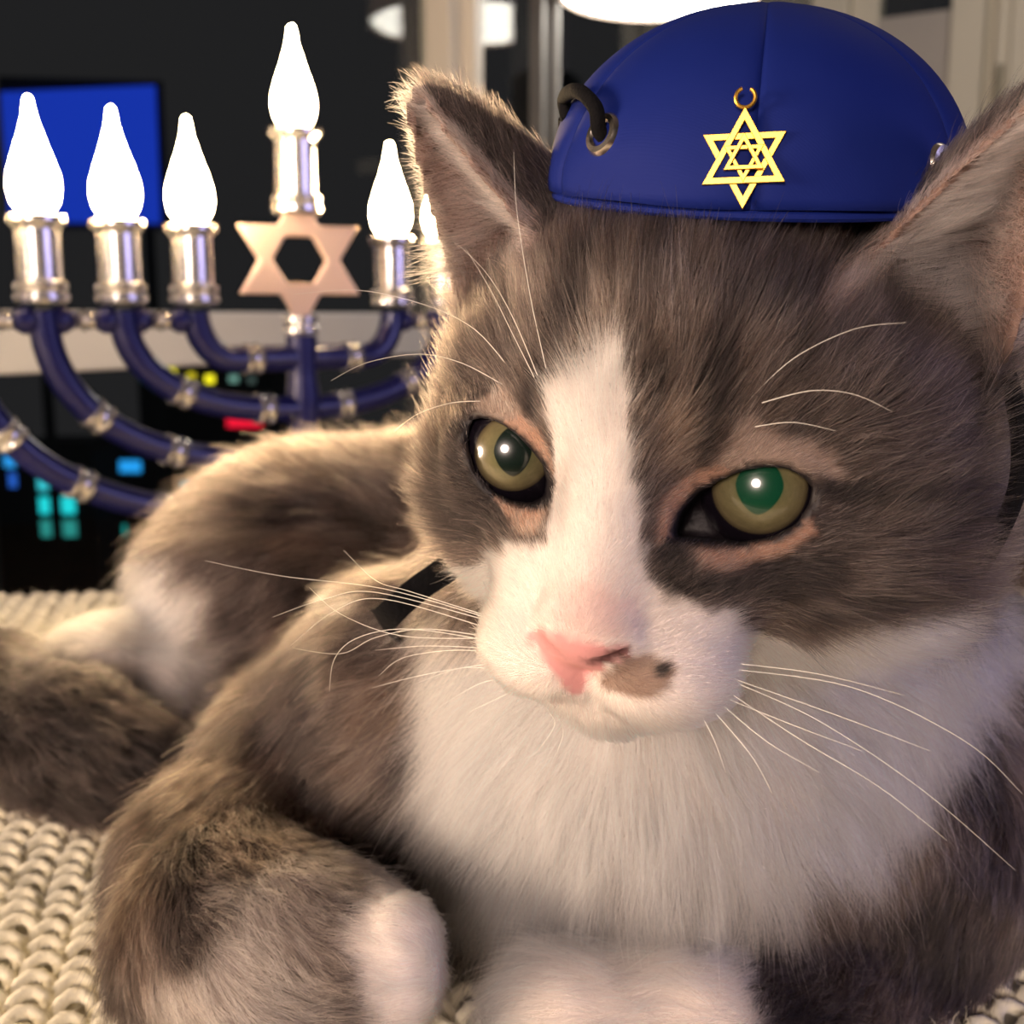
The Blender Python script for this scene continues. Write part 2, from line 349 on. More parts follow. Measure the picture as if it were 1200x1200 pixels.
# body pieces: name, segments, blend, fur flow (world), fur length
BODY = [
 ('neck',  [(to_world([0, -.3, -5.5]), A(800, 800, 29), 4.6, 6.4)], 2.0),
 ('chest', [(A(745, 880, 28.3), A(735, 1010, 28.5), 5.6, 4.6)], 2.5),
 ('trunk', limb([(820, 800, 33, 7.2), (800, 770, 40, 7.6), (610, 715, 46, 7.4), (390, 715, 45, 6.5)]), 3.0),
 ('flank', [(A(1095, 900, 31), A(980, 860, 38), 4.7, 6.5)], 2.5),
 ('haunch', [(A(345, 745, 43), A(300, 850, 41), 6.0, 3.2)], 2.0),
 ('hind',  limb([(260, 860, 40, 3.2), (150, 810, 40, 2.5), (118, 812, 39, 2.2)]), 1.6),
 ('tail',  limb([(-120, 790, 42, 2.0), (-20, 830, 38, 2.2), (80, 870, 36, 2.1), (140, 905, 35, 1.9)]), .4),
 ('arm',   limb([(500, 850, 29.5, 4.0), (385, 915, 30, 3.1), (280, 1030, 27.2, 2.6), (275, 1095, 24.8, 2.3), (330, 1130, 23.6, 2.2)]), 1.0),
 ('paw',   limb([(330, 1130, 23.6, 2.1), (400, 1128, 23.0, 1.6), (425, 1130, 22.7, 1.4)]), .8),
 ('toes',  [(A(440, 1092+34*i, 22.6), A(470-6*abs(i-1), 1094+35*i, 22.1), .74, .70) for i in range(3)], .25),
 ('arm2',  limb([(1050, 1000, 27.8, 3.4), (1000, 1120, 27.0, 2.5), (940, 1185, 24.9, 1.8), (800, 1205, 23.2, 1.6), (665, 1205, 22.8, 1.5)]), 1.0),
]
def seg_sdf(p, segs, k=.6):
    d = None
    for a, b, ra, rb in segs:
        q = rcone(p, a, b, ra, rb); d = q if d is None else smin(d, q, k)
    return d
def body_sdf(p):
    d = None
    for name, segs, k in BODY:
        q = seg_sdf(p, segs); d = q if d is None else smin(d, q, f32(k))
    return smax(d, (-p[:, 2]).astype(f32), .5)      # rests on the blanket
HC = to_world([0, 1, -3]).astype(f32)
def cat_sdf(p):
    p = p.astype(f32); d = body_sdf(p)
    near = ((p-HC)**2).sum(1) < 11.0**2
    if near.any(): d[near] = smin(d[near], head_sdf(p[near]), 1.2)
    return d

def polygonize(lo, hi, h):
    B = 12
    n = (np.ceil((np.array(hi)-lo)/h/B)).astype(int); N = n*B
    lo = np.array(lo, float)
    bi = np.stack(np.meshgrid(*[np.arange(k) for k in n], indexing='ij'), -1).reshape(-1, 3)
    d = cat_sdf(lo+(bi*B+(B-1)/2)*h)
    vol = np.repeat(np.repeat(np.repeat(d.reshape(n), B, 0), B, 1), B, 2).astype(f32)
    act = bi[np.abs(d) < B*h*.87*1.25+.25]
    g = np.stack(np.meshgrid(*[np.arange(B)]*3, indexing='ij'), -1).reshape(-1, 3)
    for i in range(0, len(act), 200):
        ch = act[i:i+200]; idx = (ch[:, None, :]*B+g[None]).reshape(-1, 3)
        vol[idx[:, 0], idx[:, 1], idx[:, 2]] = cat_sdf(lo+idx*h)
    ins = vol < 0
    c = np.zeros(tuple(N-1), np.int8)
    for dx in (0, 1):
        for dy in (0, 1):
            for dz in (0, 1): c += ins[dx:N[0]-1+dx, dy:N[1]-1+dy, dz:N[2]-1+dz]
    cells = np.argwhere((c > 0) & (c < 8))
    vid = np.full(tuple(N-1), -1, np.int32); vid[cells[:, 0], cells[:, 1], cells[:, 2]] = np.arange(len(cells))
    acc = np.zeros((len(cells), 3)); cnt = np.zeros(len(cells))
    cor = [np.array(q) for q in np.ndindex(2, 2, 2)]
    V = [vol[cells[:, 0]+q[0], cells[:, 1]+q[1], cells[:, 2]+q[2]] for q in cor]
    for i in range(8):
        for j in range(i+1, 8):
            if np.abs(cor[i]-cor[j]).sum() != 1: continue
            m = (V[i] < 0) != (V[j] < 0); t = V[i]/(V[i]-V[j]+1e-12)
            acc[m] += cor[i]+t[m, None]*(cor[j]-cor[i]); cnt[m] += 1
    P = lo+(cells+acc/cnt[:, None])*h
    faces = []
    for axis in range(3):
        a = ins; sl0 = [slice(1, k-1) for k in N]; sl1 = list(sl0); sl0[axis] = slice(0, N[axis]-1); sl1[axis] = slice(1, N[axis])
        s0 = a[tuple(sl0)]; s1 = a[tuple(sl1)]; e = np.argwhere(s0 != s1)
        off = np.ones(3, int); off[axis] = 0; e = e+off; flip = ins[e[:, 0], e[:, 1], e[:, 2]]
        b, cc = [(1, 2), (2, 0), (0, 1)][axis]; q = []
        for db, dc in ((1, 1), (0, 1), (0, 0), (1, 0)):
            k = e.copy(); k[:, b] -= db; k[:, cc] -= dc; q.append(vid[k[:, 0], k[:, 1], k[:, 2]])
        q = np.stack(q, 1); q[~flip] = q[~flip][:, ::-1]; faces.append(q)
    Fc = np.concatenate(faces); Fc = Fc[(Fc >= 0).all(1)]
    return P, Fc
def grad(p, e=.04):
    g = np.stack([cat_sdf(p+np.eye(3)[k]*e)-cat_sdf(p-np.eye(3)[k]*e) for k in range(3)], 1).astype(float)
    return g/(np.linalg.norm(g, axis=1)[:, None]+1e-9)
import time; T0 = time.time()
VOX = .13
CV, CF = polygonize((-30, 12, -1.0), (17, 58, 26), VOX)
print('polygonize', len(CV), time.time()-T0)
for _ in range(2):
    g = np.stack([cat_sdf(CV+np.eye(3)[k]*.03)-cat_sdf(CV-np.eye(3)[k]*.03) for k in range(3)], 1).astype(float)/.06
    d = cat_sdf(CV).astype(float)/np.maximum((g*g).sum(1), .3); CV = CV-g*np.clip(d, -.06, .06)[:, None]*.9
CN = grad(CV, .06)
print('project', time.time()-T0)
CAT_O = np.array(A(760, 1100, 30)); CAT_O[2] = 0
clay = mat('cat_skin', (.5, .45, .42), .7)
cat = mesh_obj('cat', CV/100, CF, clay, origin=CAT_O/100)
setp(cat, 'grey tabby and white cat lying on the cream knitted blanket', 'cat')

# eyes
def eye_mesh(e):
    n, m = 96, 64; v = []; f = []; cl = []
    ir = e['ir']/EYE_R; px, py = e['pr'][0]/EYE_R, e['pr'][1]/EYE_R
    for i in range(m+1):
        th = (i/m)**1.15*math.pi
        for k in range(n):
            ph = 2*math.pi*k/n; x, y = th*math.cos(ph), th*math.sin(ph)
            q = math.sin(th)*(math.cos(ph)*e['rt']+math.sin(ph)*e['up'])+math.cos(th)*e['g']
            v.append(e['c']+q*(EYE_R+.03*max(0, 1-(th/.7)**2)))
            yy = y-.03; lens = (abs(x)/px)**1.6+(abs(yy)/py)**1.6
            cl.append((x, y, th/ir, lens))
    for i in range(m):
        for k in range(n): f.append((i*n+k, (i+1)*n+k, (i+1)*n+(k+1) % n, i*n+(k+1) % n))
    return np.array(v)/100, f, np.array(cl, f32)
def eye_material(pupil):
    m = mat('eye', (.3, .3, .1), .25, coat=1.0); nt = m.node_tree; b = nt.nodes['Principled BSDF']
    a = nt.nodes.new('ShaderNodeAttribute'); a.attribute_name = 'eye_coord'
    sx = nt.nodes.new('ShaderNodeSeparateXYZ'); nt.links.new(a.outputs['Vector'], sx.inputs[0])
    ring = nt.nodes.new('ShaderNodeValToRGB'); nt.links.new(sx.outputs['Z'], ring.inputs[0]); r = ring.color_ramp
    r.elements[0].position = 0; r.elements[0].color = (.095, .105, .042, 1)
    for p, c in ((.40, (.12, .118, .052)), (.62, (.165, .145, .07)), (.86, (.145, .12, .06)), (.95, (.07, .055, .03))):
        q = r.elements.new(p); q.color = (*c, 1)
    r.elements[-1].position = 1.0; r.elements[-1].color = (.008, .006, .01, 1)
    # radial fibres
    nz = nt.nodes.new('ShaderNodeTexNoise'); nz.inputs['Scale'].default_value = 5.5; nz.inputs['Detail'].default_value = 8; nz.inputs['Roughness'].default_value = .7
    nt.links.new(a.outputs['Vector'], nz.inputs['Vector'])
    rm = nt.nodes.new('ShaderNodeMapRange'); rm.inputs[3].default_value = .62; rm.inputs[4].default_value = 1.4; nt.links.new(nz.outputs['Fac'], rm.inputs[0])
    mu = nt.nodes.new('ShaderNodeMixRGB'); mu.blend_type = 'MULTIPLY'; mu.inputs[0].default_value = 1
    nt.links.new(ring.outputs[0], mu.inputs[1]); nt.links.new(rm.outputs[0], mu.inputs[2])
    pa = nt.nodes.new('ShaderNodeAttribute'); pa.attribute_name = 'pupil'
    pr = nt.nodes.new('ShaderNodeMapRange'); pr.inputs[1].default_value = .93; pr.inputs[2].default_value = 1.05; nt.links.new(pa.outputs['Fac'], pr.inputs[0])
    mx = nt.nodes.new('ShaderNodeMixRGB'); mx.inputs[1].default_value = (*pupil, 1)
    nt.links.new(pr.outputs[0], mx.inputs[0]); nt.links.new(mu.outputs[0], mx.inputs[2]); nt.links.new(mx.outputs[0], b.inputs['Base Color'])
    return m
for s, pc, lb in ((-1, (.004, .012, .008), 'olive green eye with a near-black pupil'), (1, (.003, .055, .024), 'olive green eye with a pupil painted emerald for eyeshine')):  # the second pupil's green eyeshine is painted into its base colour
    e = EYES[s]; v, f, cl = eye_mesh(e)
    o = mesh_obj('eye', v, f, eye_material(pc), cat); o['label'] = lb
    q = o.data.attributes.new('eye_coord', 'FLOAT_VECTOR', 'POINT'); q.data.foreach_set('vector', np.ascontiguousarray(cl[:, :3]).ravel())
    q = o.data.attributes.new('pupil', 'FLOAT', 'POINT'); q.data.foreach_set('value', np.ascontiguousarray(cl[:, 3]))

# ------------------------------------------------------------------ coat: markings, lie and length of the fur
HK = np.array([0, -.3, -3.2])
HEAD_MARKS = {
 'white': (0.9, [(-6.2, 44.1), (-10.2, 38.5), (-17.8, 33.0), (-25.6, 28.7), (-23.3, 20.9), (-19.8, 13.1), (-17.5, 4.9), (-12.7, -0.4), (-12.3, -4.9), (-21.6, -9.3), (-46.4, -25.9), (-114.6, -36.6), (-98.7, -40.7), (-72.1, -51.7), (-43.3, -61.1), (-9.6, -67.1), (40.4, -66.8), (76.4, -59.5), (101.5, -49.8), (80.4, -25.6), (75.0, -18.6), (61.9, -18.2), (54.3, -23.8), (47.4, -31.5), (35.8, -27.7), (26.8, -15.1), (16.6, -11.3), (11.5, -9.1), (9.0, -3.3), (7.1, 4.2), (4.7, 14.2), (2.3, 24.9), (0.8, 34.0), (-1.4, 40.2)]),
 'dark_stripe_brow': (1.2, [(-35.4, 19.9), (-34.5, 32.9), (-30.0, 37.0), (-25.0, 28.8), (-26.5, 21.2), (-30.5, 14.6)]),
 'dark_cheek_a': (1.2, [(-61.5, 4.6), (-45.8, 12.1), (-39.5, 3.9), (-35.2, -1.0), (-27.0, -4.9), (-21.7, -6.1), (-40.8, -17.5), (-133.6, -30.6), (-134.2, -25.0)]),
 'dark_crown_a': (2, [(-33.9, 49.8), (-35.7, 59.6), (-26.2, 66.7), (-16.8, 49.8), (-13.8, 40.1), (-22.4, 37.2), (-27.5, 32.4), (-31.8, 39.6)]),
 'dark_crown_b': (1.8, [(3.7, 32.4), (7.1, 39.9), (11.6, 41.9), (14.3, 36.7), (12.8, 27.6), (10.0, 23.7), (7.6, 27.3)]),
 'dark_crown_c': (1.8, [(18.7, 40.4), (26.3, 45.8), (30.3, 36.7), (25.5, 27.8), (22.6, 16.2), (20.6, 13.1), (18.3, 18.3), (20.1, 27.8)]),
 'dark_crown_d': (2, [(30.6, 53.5), (50.0, 61.1), (71.9, 51.8), (65.3, 40.4), (52.8, 39.3), (39.7, 46.8)]),
 'dark_eye_line': (1, [(44.1, 8.8), (51.9, 8.2), (62.8, 5.8), (78.4, 0.2), (77.9, -2.3), (62.0, 2.2), (51.2, 3.4), (44.8, 4.7)]),
 'dark_tear': (0.6, [(13.8, 1.2), (16.2, -3.2), (18.4, -5.9), (24.0, -10.8), (16.6, -11.2), (12.1, -9.2), (10.9, -2.5), (12.1, 0.8)]),
 'dark_cheek_b': (1.6, [(26.9, -8.5), (34.6, -7.5), (45.1, -5.1), (51.2, -6.6), (49.1, -13.6), (40.9, -17.6), (30.7, -14.6), (21.4, -10.2), (18.9, -6.6)]),
 'dark_cheek_c': (1.6, [(46.6, -20.5), (54.3, -13.2), (65.7, -12.6), (77.7, -12.7), (71.4, -17.4), (60.2, -18.1), (54.0, -23.0)]),
 'pale_brow_a': (1.2, [(-45.8, 16.0), (-43.0, 24.1), (-35.4, 19.9), (-28.1, 15.3), (-33.8, 14.7), (-39.6, 14.9)]),
 'pale_brow_b': (1.3, [(26.7, 18.1), (31.9, 25.6), (34.1, 27.3), (35.1, 21.5), (47.4, 16.2), (53.5, 8.0), (46.4, 9.9), (35.4, 14.2), (25.8, 11.6), (23.7, 14.1)]),
 'tan_a': (1.5, [(10.0, 11.6), (9.7, 27.4), (13.6, 31.3), (18.0, 27.8), (17.9, 14.2), (22.8, 10.9)]),
 'peach_a': (0.7, [(11.2, -2.5), (10.8, 5.2), (14.7, 10.3), (23.7, 13.0), (27.7, 12.4), (18.8, 6.6), (15.0, 2.4), (13.0, -1.6)]),
 'peach_b': (0.7, [(18.3, -3.4), (27.2, -5.0), (36.3, -4.4), (42.5, 0.5), (45.2, -1.6), (38.1, -6.3), (26.9, -8.1), (19.7, -6.3)]),
 'peach_c': (0.7, [(-32.7, -3.1), (-25.7, -4.3), (-18.6, -1.9), (-15.5, -1.3), (-15.7, -5.2), (-21.2, -6.5), (-28.9, -6.2)]),
 'peach_d': (0.6, [(-36.3, 14.5), (-32.3, 13.6), (-27.2, 11.0), (-22.0, 6.6), (-17.5, 4.9), (-20.6, 10.5), (-25.9, 14.8), (-32.5, 16.7)]),
 'brown': (0.5, [(2.4, -23.4), (6.2, -17.6), (8.8, -17.3), (13.3, -18.1), (15.8, -18.5), (16.3, -19.2), (15.0, -21.2), (11.7, -22.4), (6.7, -23.6), (3.4, -24.4)]),
 'spot': (0.3, [(13.0, -18.7), (14.8, -18.4), (15.7, -19.0), (14.8, -19.8), (13.3, -19.7)]),
 'pink_nose': (0.5, [(-11.2, -18.5), (-7.2, -14.4), (-2.0, -12.8), (3.6, -13.2), (7.9, -14.7), (8.3, -17.0), (5.3, -18.0), (1.5, -22.9), (-0.7, -28.0), (-2.3, -28.9), (-3.7, -25.7), (-6.2, -21.7), (-8.7, -19.6)]),
 'pink_bridge': (2.5, [(-6.0, -11.9), (-4.2, -7.1), (1.6, -4.0), (7.0, -8.9), (8.3, -13.3), (3.6, -13.2), (-2.0, -12.8)]),
}
CK = np.array([4.3, 31.1, 1.66])
CHEST_MARKS = {
 'white': (1.5, [(-134.9, 30.2), (-40.6, 37.5), (-42.8, 32.9), (-41.6, 26.9), (-41.6, 19.5), (-42.7, 9.3), (-45.7, -5.3), (-35.5, -4.1), (-19.1, 5.1), (-8.3, 4.5), (2.3, 3.9), (10.5, 7.3), (11.4, 14.6), (16.0, 15.0), (27.5, 16.7), (35.3, 20.0), (40.9, 24.2), (56.6, 28.6), (69.6, 31.9), (74.5, 36.3), (16.5, 37.6), (0.5, 40.8), (-12.0, 37.4)]),
}

def vnoise(p, seed=0):
    """value noise 0..1 on an (n,3) array"""
    i = np.floor(p).astype(np.int64); f = (p-i); f = f*f*(3-2*f); out = 0
    for dx in (0, 1):
        for dy in (0, 1):
            for dz in (0, 1):
                h = ((i[:, 0]+dx)*73856093 ^ (i[:, 1]+dy)*19349663 ^ (i[:, 2]+dz)*83492791 ^ (seed*7919+1013)) & 0x7fffffff
                h = (h*1103515245+12345) & 0x7fffffff; h = (h ^ (h >> 13))*60493 & 0x7fffffff
                w = (f[:, 0] if dx else 1-f[:, 0])*(f[:, 1] if dy else 1-f[:, 1])*(f[:, 2] if dz else 1-f[:, 2])
                out = out+w*(h % 65536)/65535.
    return out
def vnoise3(p, seed=0): return np.stack([vnoise(p, seed+k*17)*2-1 for k in range(3)], 1)
def sstep(a, b, x): t = np.clip((x-a)/(b-a), 0, 1); return t*t*(3-2*t)
def norm_rows(v): return v/(np.linalg.norm(v, axis=1)[:, None]+1e-9)

C_GREY = np.array([.040, .029, .0265]); C_DARK = np.array([.010, .007, .007]); C_WHITE = np.array([.94, .815, .74])
C_TAN = np.array([.17, .112, .08]); C_PEACH = np.array([.50, .28, .19]); C_PINK = np.array([.80, .37, .36]); C_BROWN = np.array([.21, .12, .08])
def piece_d(p):
    return {name: seg_sdf(p.astype(f32), segs).astype(float) for name, segs, k in BODY}
def coat(p):
    """colour, fur length (cm), density (per cm2), lift, flow direction at surface points p (world cm)"""
    n = len(p); q = to_local(p); dh = np.full(n, 9.); nr = ((p-HC)**2).sum(1) < 11.5**2
    dh[nr] = head_sdf(p[nr].astype(f32)); pd = piece_d(p); names = list(pd)
    D = np.stack([pd[k] for k in names]); db = D.min(0)
    head = sstep(.5, -.5, dh-db)
    if True:
        W = np.exp(-(D-db)/.5); W /= W.sum(0)
        wt = {k: W[i] for i, k in enumerate(names)}
    # ---- body
    L = np.zeros(n); DE = np.zeros(n); LI = np.zeros(n); FL = np.zeros((n, 3))
    spec = dict(neck=(1.9, 420, .34), chest=(2.3, 420, .33), trunk=(1.5, 190, .42), flank=(1.7, 240, .36), haunch=(1.6, 210, .42),
                hind=(1.1, 260, .4), tail=(1.3, 240, .35), arm=(1.15, 420, .38), paw=(.5, 700, .3), toes=(.4, 700, .3), arm2=(1.0, 420, .36))
    chin = to_world([0, -4.0, .8])
    for name, segs, k in BODY:
        l, de, li = spec[name]; ww = wt[name]
        if name in ('neck', 'chest'):
            fl = norm_rows(p-chin)*1.0+np.array([0, -.15, -1.1])
        elif name in ('trunk',):
            fl = np.tile(unit(segs[-1][1]-segs[0][0])+np.array([-.2, 0, -.25]), (n, 1))
        elif name == 'haunch': fl = np.tile(np.array([-.75, -.1, -.75]), (n, 1))
        elif name == 'flank': fl = np.tile(np.array([.55, .25, -.8]), (n, 1))
        else:
            sd = np.stack([rcone(p.astype(f32), *s).astype(float) for s in segs]); e = np.exp(-(sd-sd.min(0))/.5); e /= e.sum(0)
            fl = sum(e[i][:, None]*unit(s[1]-s[0]) for i, s in enumerate(segs))
            if name == 'arm': fl = fl+np.array([-.25, -.2, -.35])
        L += ww*l; DE += ww*de; LI += ww*li; FL += ww[:, None]*norm_rows(fl)
    nz = vnoise(p*np.array([.5, .5, .9]), 3); nz2 = vnoise(p*1.6, 5); nz3 = vnoise(p*.33, 11)
    band = np.sin((p[:, 0]*.9+p[:, 1]*.5+p[:, 2]*.7)*1.5+4*nz)*.5+.5
    dk = sstep(.55, .95, band*.7+nz2*.5)*.75
    col = C_GREY+(C_TAN-C_GREY)*(.5*sstep(.35, .75, nz))[:, None]
    col = col+(C_DARK-col)*dk[:, None]
    # arm with dark bars, dark tail
    am = np.clip(wt['arm']+wt['arm2'], 0, 1)*(1-.55*sstep(3.5, 6.5, p[:, 2])); col = col*(1-.38*am)[:, None]
    ta = wt['tail'][:, None]; col = col+(C_DARK*1.15+(C_GREY-C_DARK)*(.35*sstep(.5, .8, nz2))[:, None]-col)*ta
    # white bib, belly, socks
    c = (p-CK) @ np.stack([RT, (0, 0, 1.), (0, -1., 0)], 1)
    az = np.degrees(np.arctan2(c[:, 0], c[:, 2])); el = np.degrees(np.arctan2(c[:, 1], np.hypot(c[:, 0], c[:, 2])))
    so, P = CHEST_MARKS['white']; jit = (vnoise(p*1.3, 21)-.5)*5
    wh = sstep(so, -so, poly_sd(az, el, P)+jit)*np.clip(wt['neck']+wt['chest']+wt['flank']+wt['trunk']+.6*wt['arm'], 0, 1)*(c[:, 2] > -3)
    hf = A(125, 800, 39.5); hd = np.linalg.norm((p-hf)*np.array([1, .8, 1]), axis=1)
    wh = np.maximum(wh, sstep(5.0, 3.0, hd+(nz2-.5)*1.4)*(wt['hind']+wt['haunch']+wt['trunk']))
    bel = A(250, 900, 39.5); wh = np.maximum(wh, .75*sstep(4.2, 2.0, np.linalg.norm(p-bel, axis=1))*(wt['hind']+wt['haunch']+wt['trunk']))
    pw = A(430, 1120, 23.)
    wh = np.maximum(wh, sstep(-.35, .35, p[:, 0]-pw[0]+(nz2-.5)*.8)*(wt['paw']+wt['arm']+wt['toes'])*sstep(3.8, 2.8, np.linalg.norm(p-A(450, 1120, 22.9), axis=1)))
    a2 = A(858, 1180, 23.5); wh = np.maximum(wh, sstep(.35, -.35, p[:, 0]-a2[0]+(nz2-.5)*.5)*wt['arm2'])
    wt2 = np.clip(wh, 0, 1)
    col = col+(C_WHITE-col)*wt2[:, None]
    # ---- head
    h = q-HK; az = np.degrees(np.arctan2(h[:, 0], h[:, 2])); el = np.degrees(np.arctan2(h[:, 1], np.hypot(h[:, 0], h[:, 2])))
    ji = (vnoise(q*np.array([4., 4, 4]), 31)-.5)*2.2+(vnoise(q*9., 32)-.5)*1.5
    hm = nr & (dh < 1.5)
    M = {}
    for k, (so, P) in HEAD_MARKS.items():
        v = np.zeros(n); a_, e_ = az[hm], el[hm]; jj = ji[hm]*(.4 if so < .8 else 1)
        v[hm] = sstep(so, -so, poly_sd(a_, e_, np.array(P))+jj); M[k] = v
    hc = C_GREY*.92+(C_TAN*.9-C_GREY)*(.45*vnoise(q*np.array([2.2, .8, 2.2]), 41)*sstep(.5, 0, np.abs(q[:, 0])/12))[:, None]
    stre = np.sin(q[:, 0]*5+2.5*vnoise(q*.8, 43))*.5+.5
    hc = hc+(C_DARK*1.3-hc)*(.8*sstep(.5, .95, stre)*sstep(.8, 2.4, q[:, 1]))[:, None]
    for k, v in M.items():
        if k.startswith('dark'): hc = hc+(C_DARK-hc)*(.85*v)[:, None]
    for k, v in M.items():
        if k.startswith('pale'): hc = hc+(np.array([.40, .29, .23])-hc)*(.75*v)[:, None]
        if k.startswith('tan'): hc = hc+(C_TAN*1.05-hc)*(.7*v)[:, None]
    hc = hc+(C_WHITE-hc)*np.clip(M['white'], 0, 1)[:, None]
    low = sstep(-3.3, -3.9, q[:, 1])*sstep(3.4, 2.4, np.abs(q[:, 0])); hc = hc+(C_WHITE-hc)*low[:, None]
    pe = np.maximum.reduce([M[k] for k in M if k.startswith('peach')]); hc = hc+(C_PEACH-hc)*(.75*pe)[:, None]
    hc = hc+(C_BROWN-hc)*(.9*M['brown'])[:, None]; hc = hc+(C_DARK*.7-hc)*M['spot'][:, None]
    hc = hc+(np.array([.80, .50, .46])-hc)*(.7*M['pink_bridge'])[:, None]
    nose = M['pink_nose']; hc = hc+(C_PINK-hc)*nose[:, None]
    aq = q.copy(); aq[:, 0] = np.abs(aq[:, 0]); aq = aq.astype(f32)
    ns = rcone(aq, (.24, -2.14, 2.56), (.72, -1.88, 2.27), .10, .05); hc = hc+(np.array([.05, .012, .012])-hc)*(sstep(.07, .0, ns)*np.where(q[:, 0] > 0, 1, .25))[:, None]
    mo = np.minimum(rcone(aq, (0, -2.4, 2.6), (0, -3.14, 2.36), .05, .05), rcone(aq, (0, -3.14, 2.36), (.85, -3.5, 1.9), .06, .05)); hc = hc+(np.array([.55, .24, .20])-hc)*(.75*sstep(.14, .0, mo))[:, None]
    nd = np.linalg.norm(q-np.array([0, -2.0, 2.4]), axis=1)
    hl = .22+.75*sstep(1.2, 5.5, nd)+.38*sstep(3.2, 5.2, np.abs(q[:, 0]))*sstep(.8, -1.2, q[:, 1])
    hde = 1500-650*sstep(2, 6, nd); hli = np.full(n, .30)
    fl = q-np.array([0, -2.3, 3.2]); fl = norm_rows(fl)+np.array([0, -.05, -.25]); fl[:, 1] += .35*sstep(.3, 1.5, q[:, 1])
    rim = np.zeros(n)
    for s in (-1, 1):
        e = EYES[s]; x, y, r, dep = eye_coords(p.astype(f32), e); nr2 = (r < 2.6) & (dep > .1)
        op = np.full(n, 9.); op[nr2] = poly_sd(x[nr2], y[nr2], e['poly'])
        lo_ = sstep(.1, -.25, y)
        rr = np.maximum(sstep(.05+.06*lo_, -.02, op), sstep(.10, .0, op)*sstep(1.30, 1.16, r)); rim = np.maximum(rim, rr)
        hl = np.minimum(hl, .13+.55*np.maximum(op-.05, 0)); hde = np.where(op < .05, 0, hde)
        # brow hair stays flat above the lid
    hc = hc+(np.array([.010, .007, .010])-hc)*np.clip(rim*1.3, 0, 1)[:, None]
    hde = hde*(1-sstep(.25, .6, nose)); hl = hl*(1-.3*pe)
    # ears
    inner = np.zeros(n)
    for s in (-1, 1):
        e = EAR[s]; a, nn, hh = ear_uvh(q.astype(f32), e); de = np.full(n, 9.); de[nr] = ear_sdf(q[nr].astype(f32), s)
        isr = sstep(.45, .12, de)*sstep(.0, .15, hh)
        wv = e['W']*np.clip(1-np.maximum(np.clip(hh, -.6, 1), 0)**1.15, .02, 1)+.08; Dv = 1.75*np.clip(1-np.maximum(hh, 0), 0, 1)**.85
        x = np.clip((a-e['sh']*np.clip(nn, -Dv, 0))/wv, -1.3, 1.3); side = nn+Dv*(1-x*x)           # >0 on the hollow side
        inn = isr*sstep(-.02, .05, side); inner = np.maximum(inner, inn)
        edge = isr*sstep(.72, .95, np.abs(x))
        ec = C_GREY*.85+(C_DARK-C_GREY*.85)*(.4*nz2)[:, None]
        ic = np.array([.42, .27, .22])+np.array([.1, .09, .085])*(vnoise(q*3, 51)-.5)[:, None]
        hc = hc+(ec-hc)*(isr*(1-inn))[:, None]; hc = hc+(ic-hc)*inn[:, None]
        el_ = .32+.25*edge
        hl = hl+(el_-hl)*isr; hl = np.where(inn > .5, np.where(edge > .4, .35, .6+1.1*sstep(.8, .0, hh)), hl)
        hde = hde+(750-hde)*isr; hde = np.where(inn > .5, np.where(x < .1, 520, 300), hde)
        axw = e['ax']; wdw = e['wd']
        outf = axw*1.0-0*wdw; inf = wdw*.85+axw*.55+e['nn']*.25
        fl = fl+(outf-fl)*(isr*(1-inn))[:, None]; fl = fl+(inf-fl)*inn[:, None]
        hli = hli+(.45-hli)*edge; hli = hli+(.5-hli)*inn*(1-edge)
    flw = norm_rows(fl) @ HR.T
    H = head[:, None]
    col = col+(hc-col)*H; L = L+(hl-L)*head; DE = DE+(hde-DE)*head; LI = LI+(hli-LI)*head; FL = norm_rows(FL)+(flw-norm_rows(FL))*H
    return col, L, DE, LI, norm_rows(FL), dict(nose=nose*head, inner=inner*head, rim=rim*head, white=np.where(head > .5, np.maximum(M['white'], low), wt2), head=head, peach=pe, bib=(wt['chest']+wt['neck'])*(1-head)*sstep(3, 11, c[:, 0]))

T1 = time.time()
vc, vl, vd, vli, vf, vi = coat(CV)
print('coat verts', time.time()-T1)
# skin: the coat's own colour under the hair, bare pink nose, pink inner ears
skin = bpy.data.materials.new('cat_skin'); skin.use_nodes = True; nt = skin.node_tree; b = nt.nodes['Principled BSDF']
at_ = nt.nodes.new('ShaderNodeAttribute'); at_.attribute_name = 'coat'; nt.links.new(at_.outputs['Color'], b.inputs['Base Color'])
b.inputs['Roughness'].default_value = .55; b.inputs['Specular IOR Level'].default_value = .35
b.inputs['Subsurface Weight'].default_value = 0
nz_ = nt.nodes.new('ShaderNodeTexNoise'); nz_.inputs['Scale'].default_value = 900; tc_ = nt.nodes.new('ShaderNodeTexCoord'); nt.links.new(tc_.outputs['Object'], nz_.inputs['Vector'])
bp_ = nt.nodes.new('ShaderNodeBump'); bp_.inputs['Strength'].default_value = .25; bp_.inputs['Distance'].default_value = .0004; nt.links.new(nz_.outputs['Fac'], bp_.inputs['Height']); nt.links.new(bp_.outputs['Normal'], b.inputs['Normal'])
cat.data.materials.clear(); cat.data.materials.append(skin)
sk = vc*.8*(1-.35*vi['inner'])[:, None]
ca = cat.data.attributes.new('coat', 'FLOAT_COLOR', 'POINT'); ca.data.foreach_set('color', np.c_[sk, np.ones(len(sk))].astype(f32).ravel())
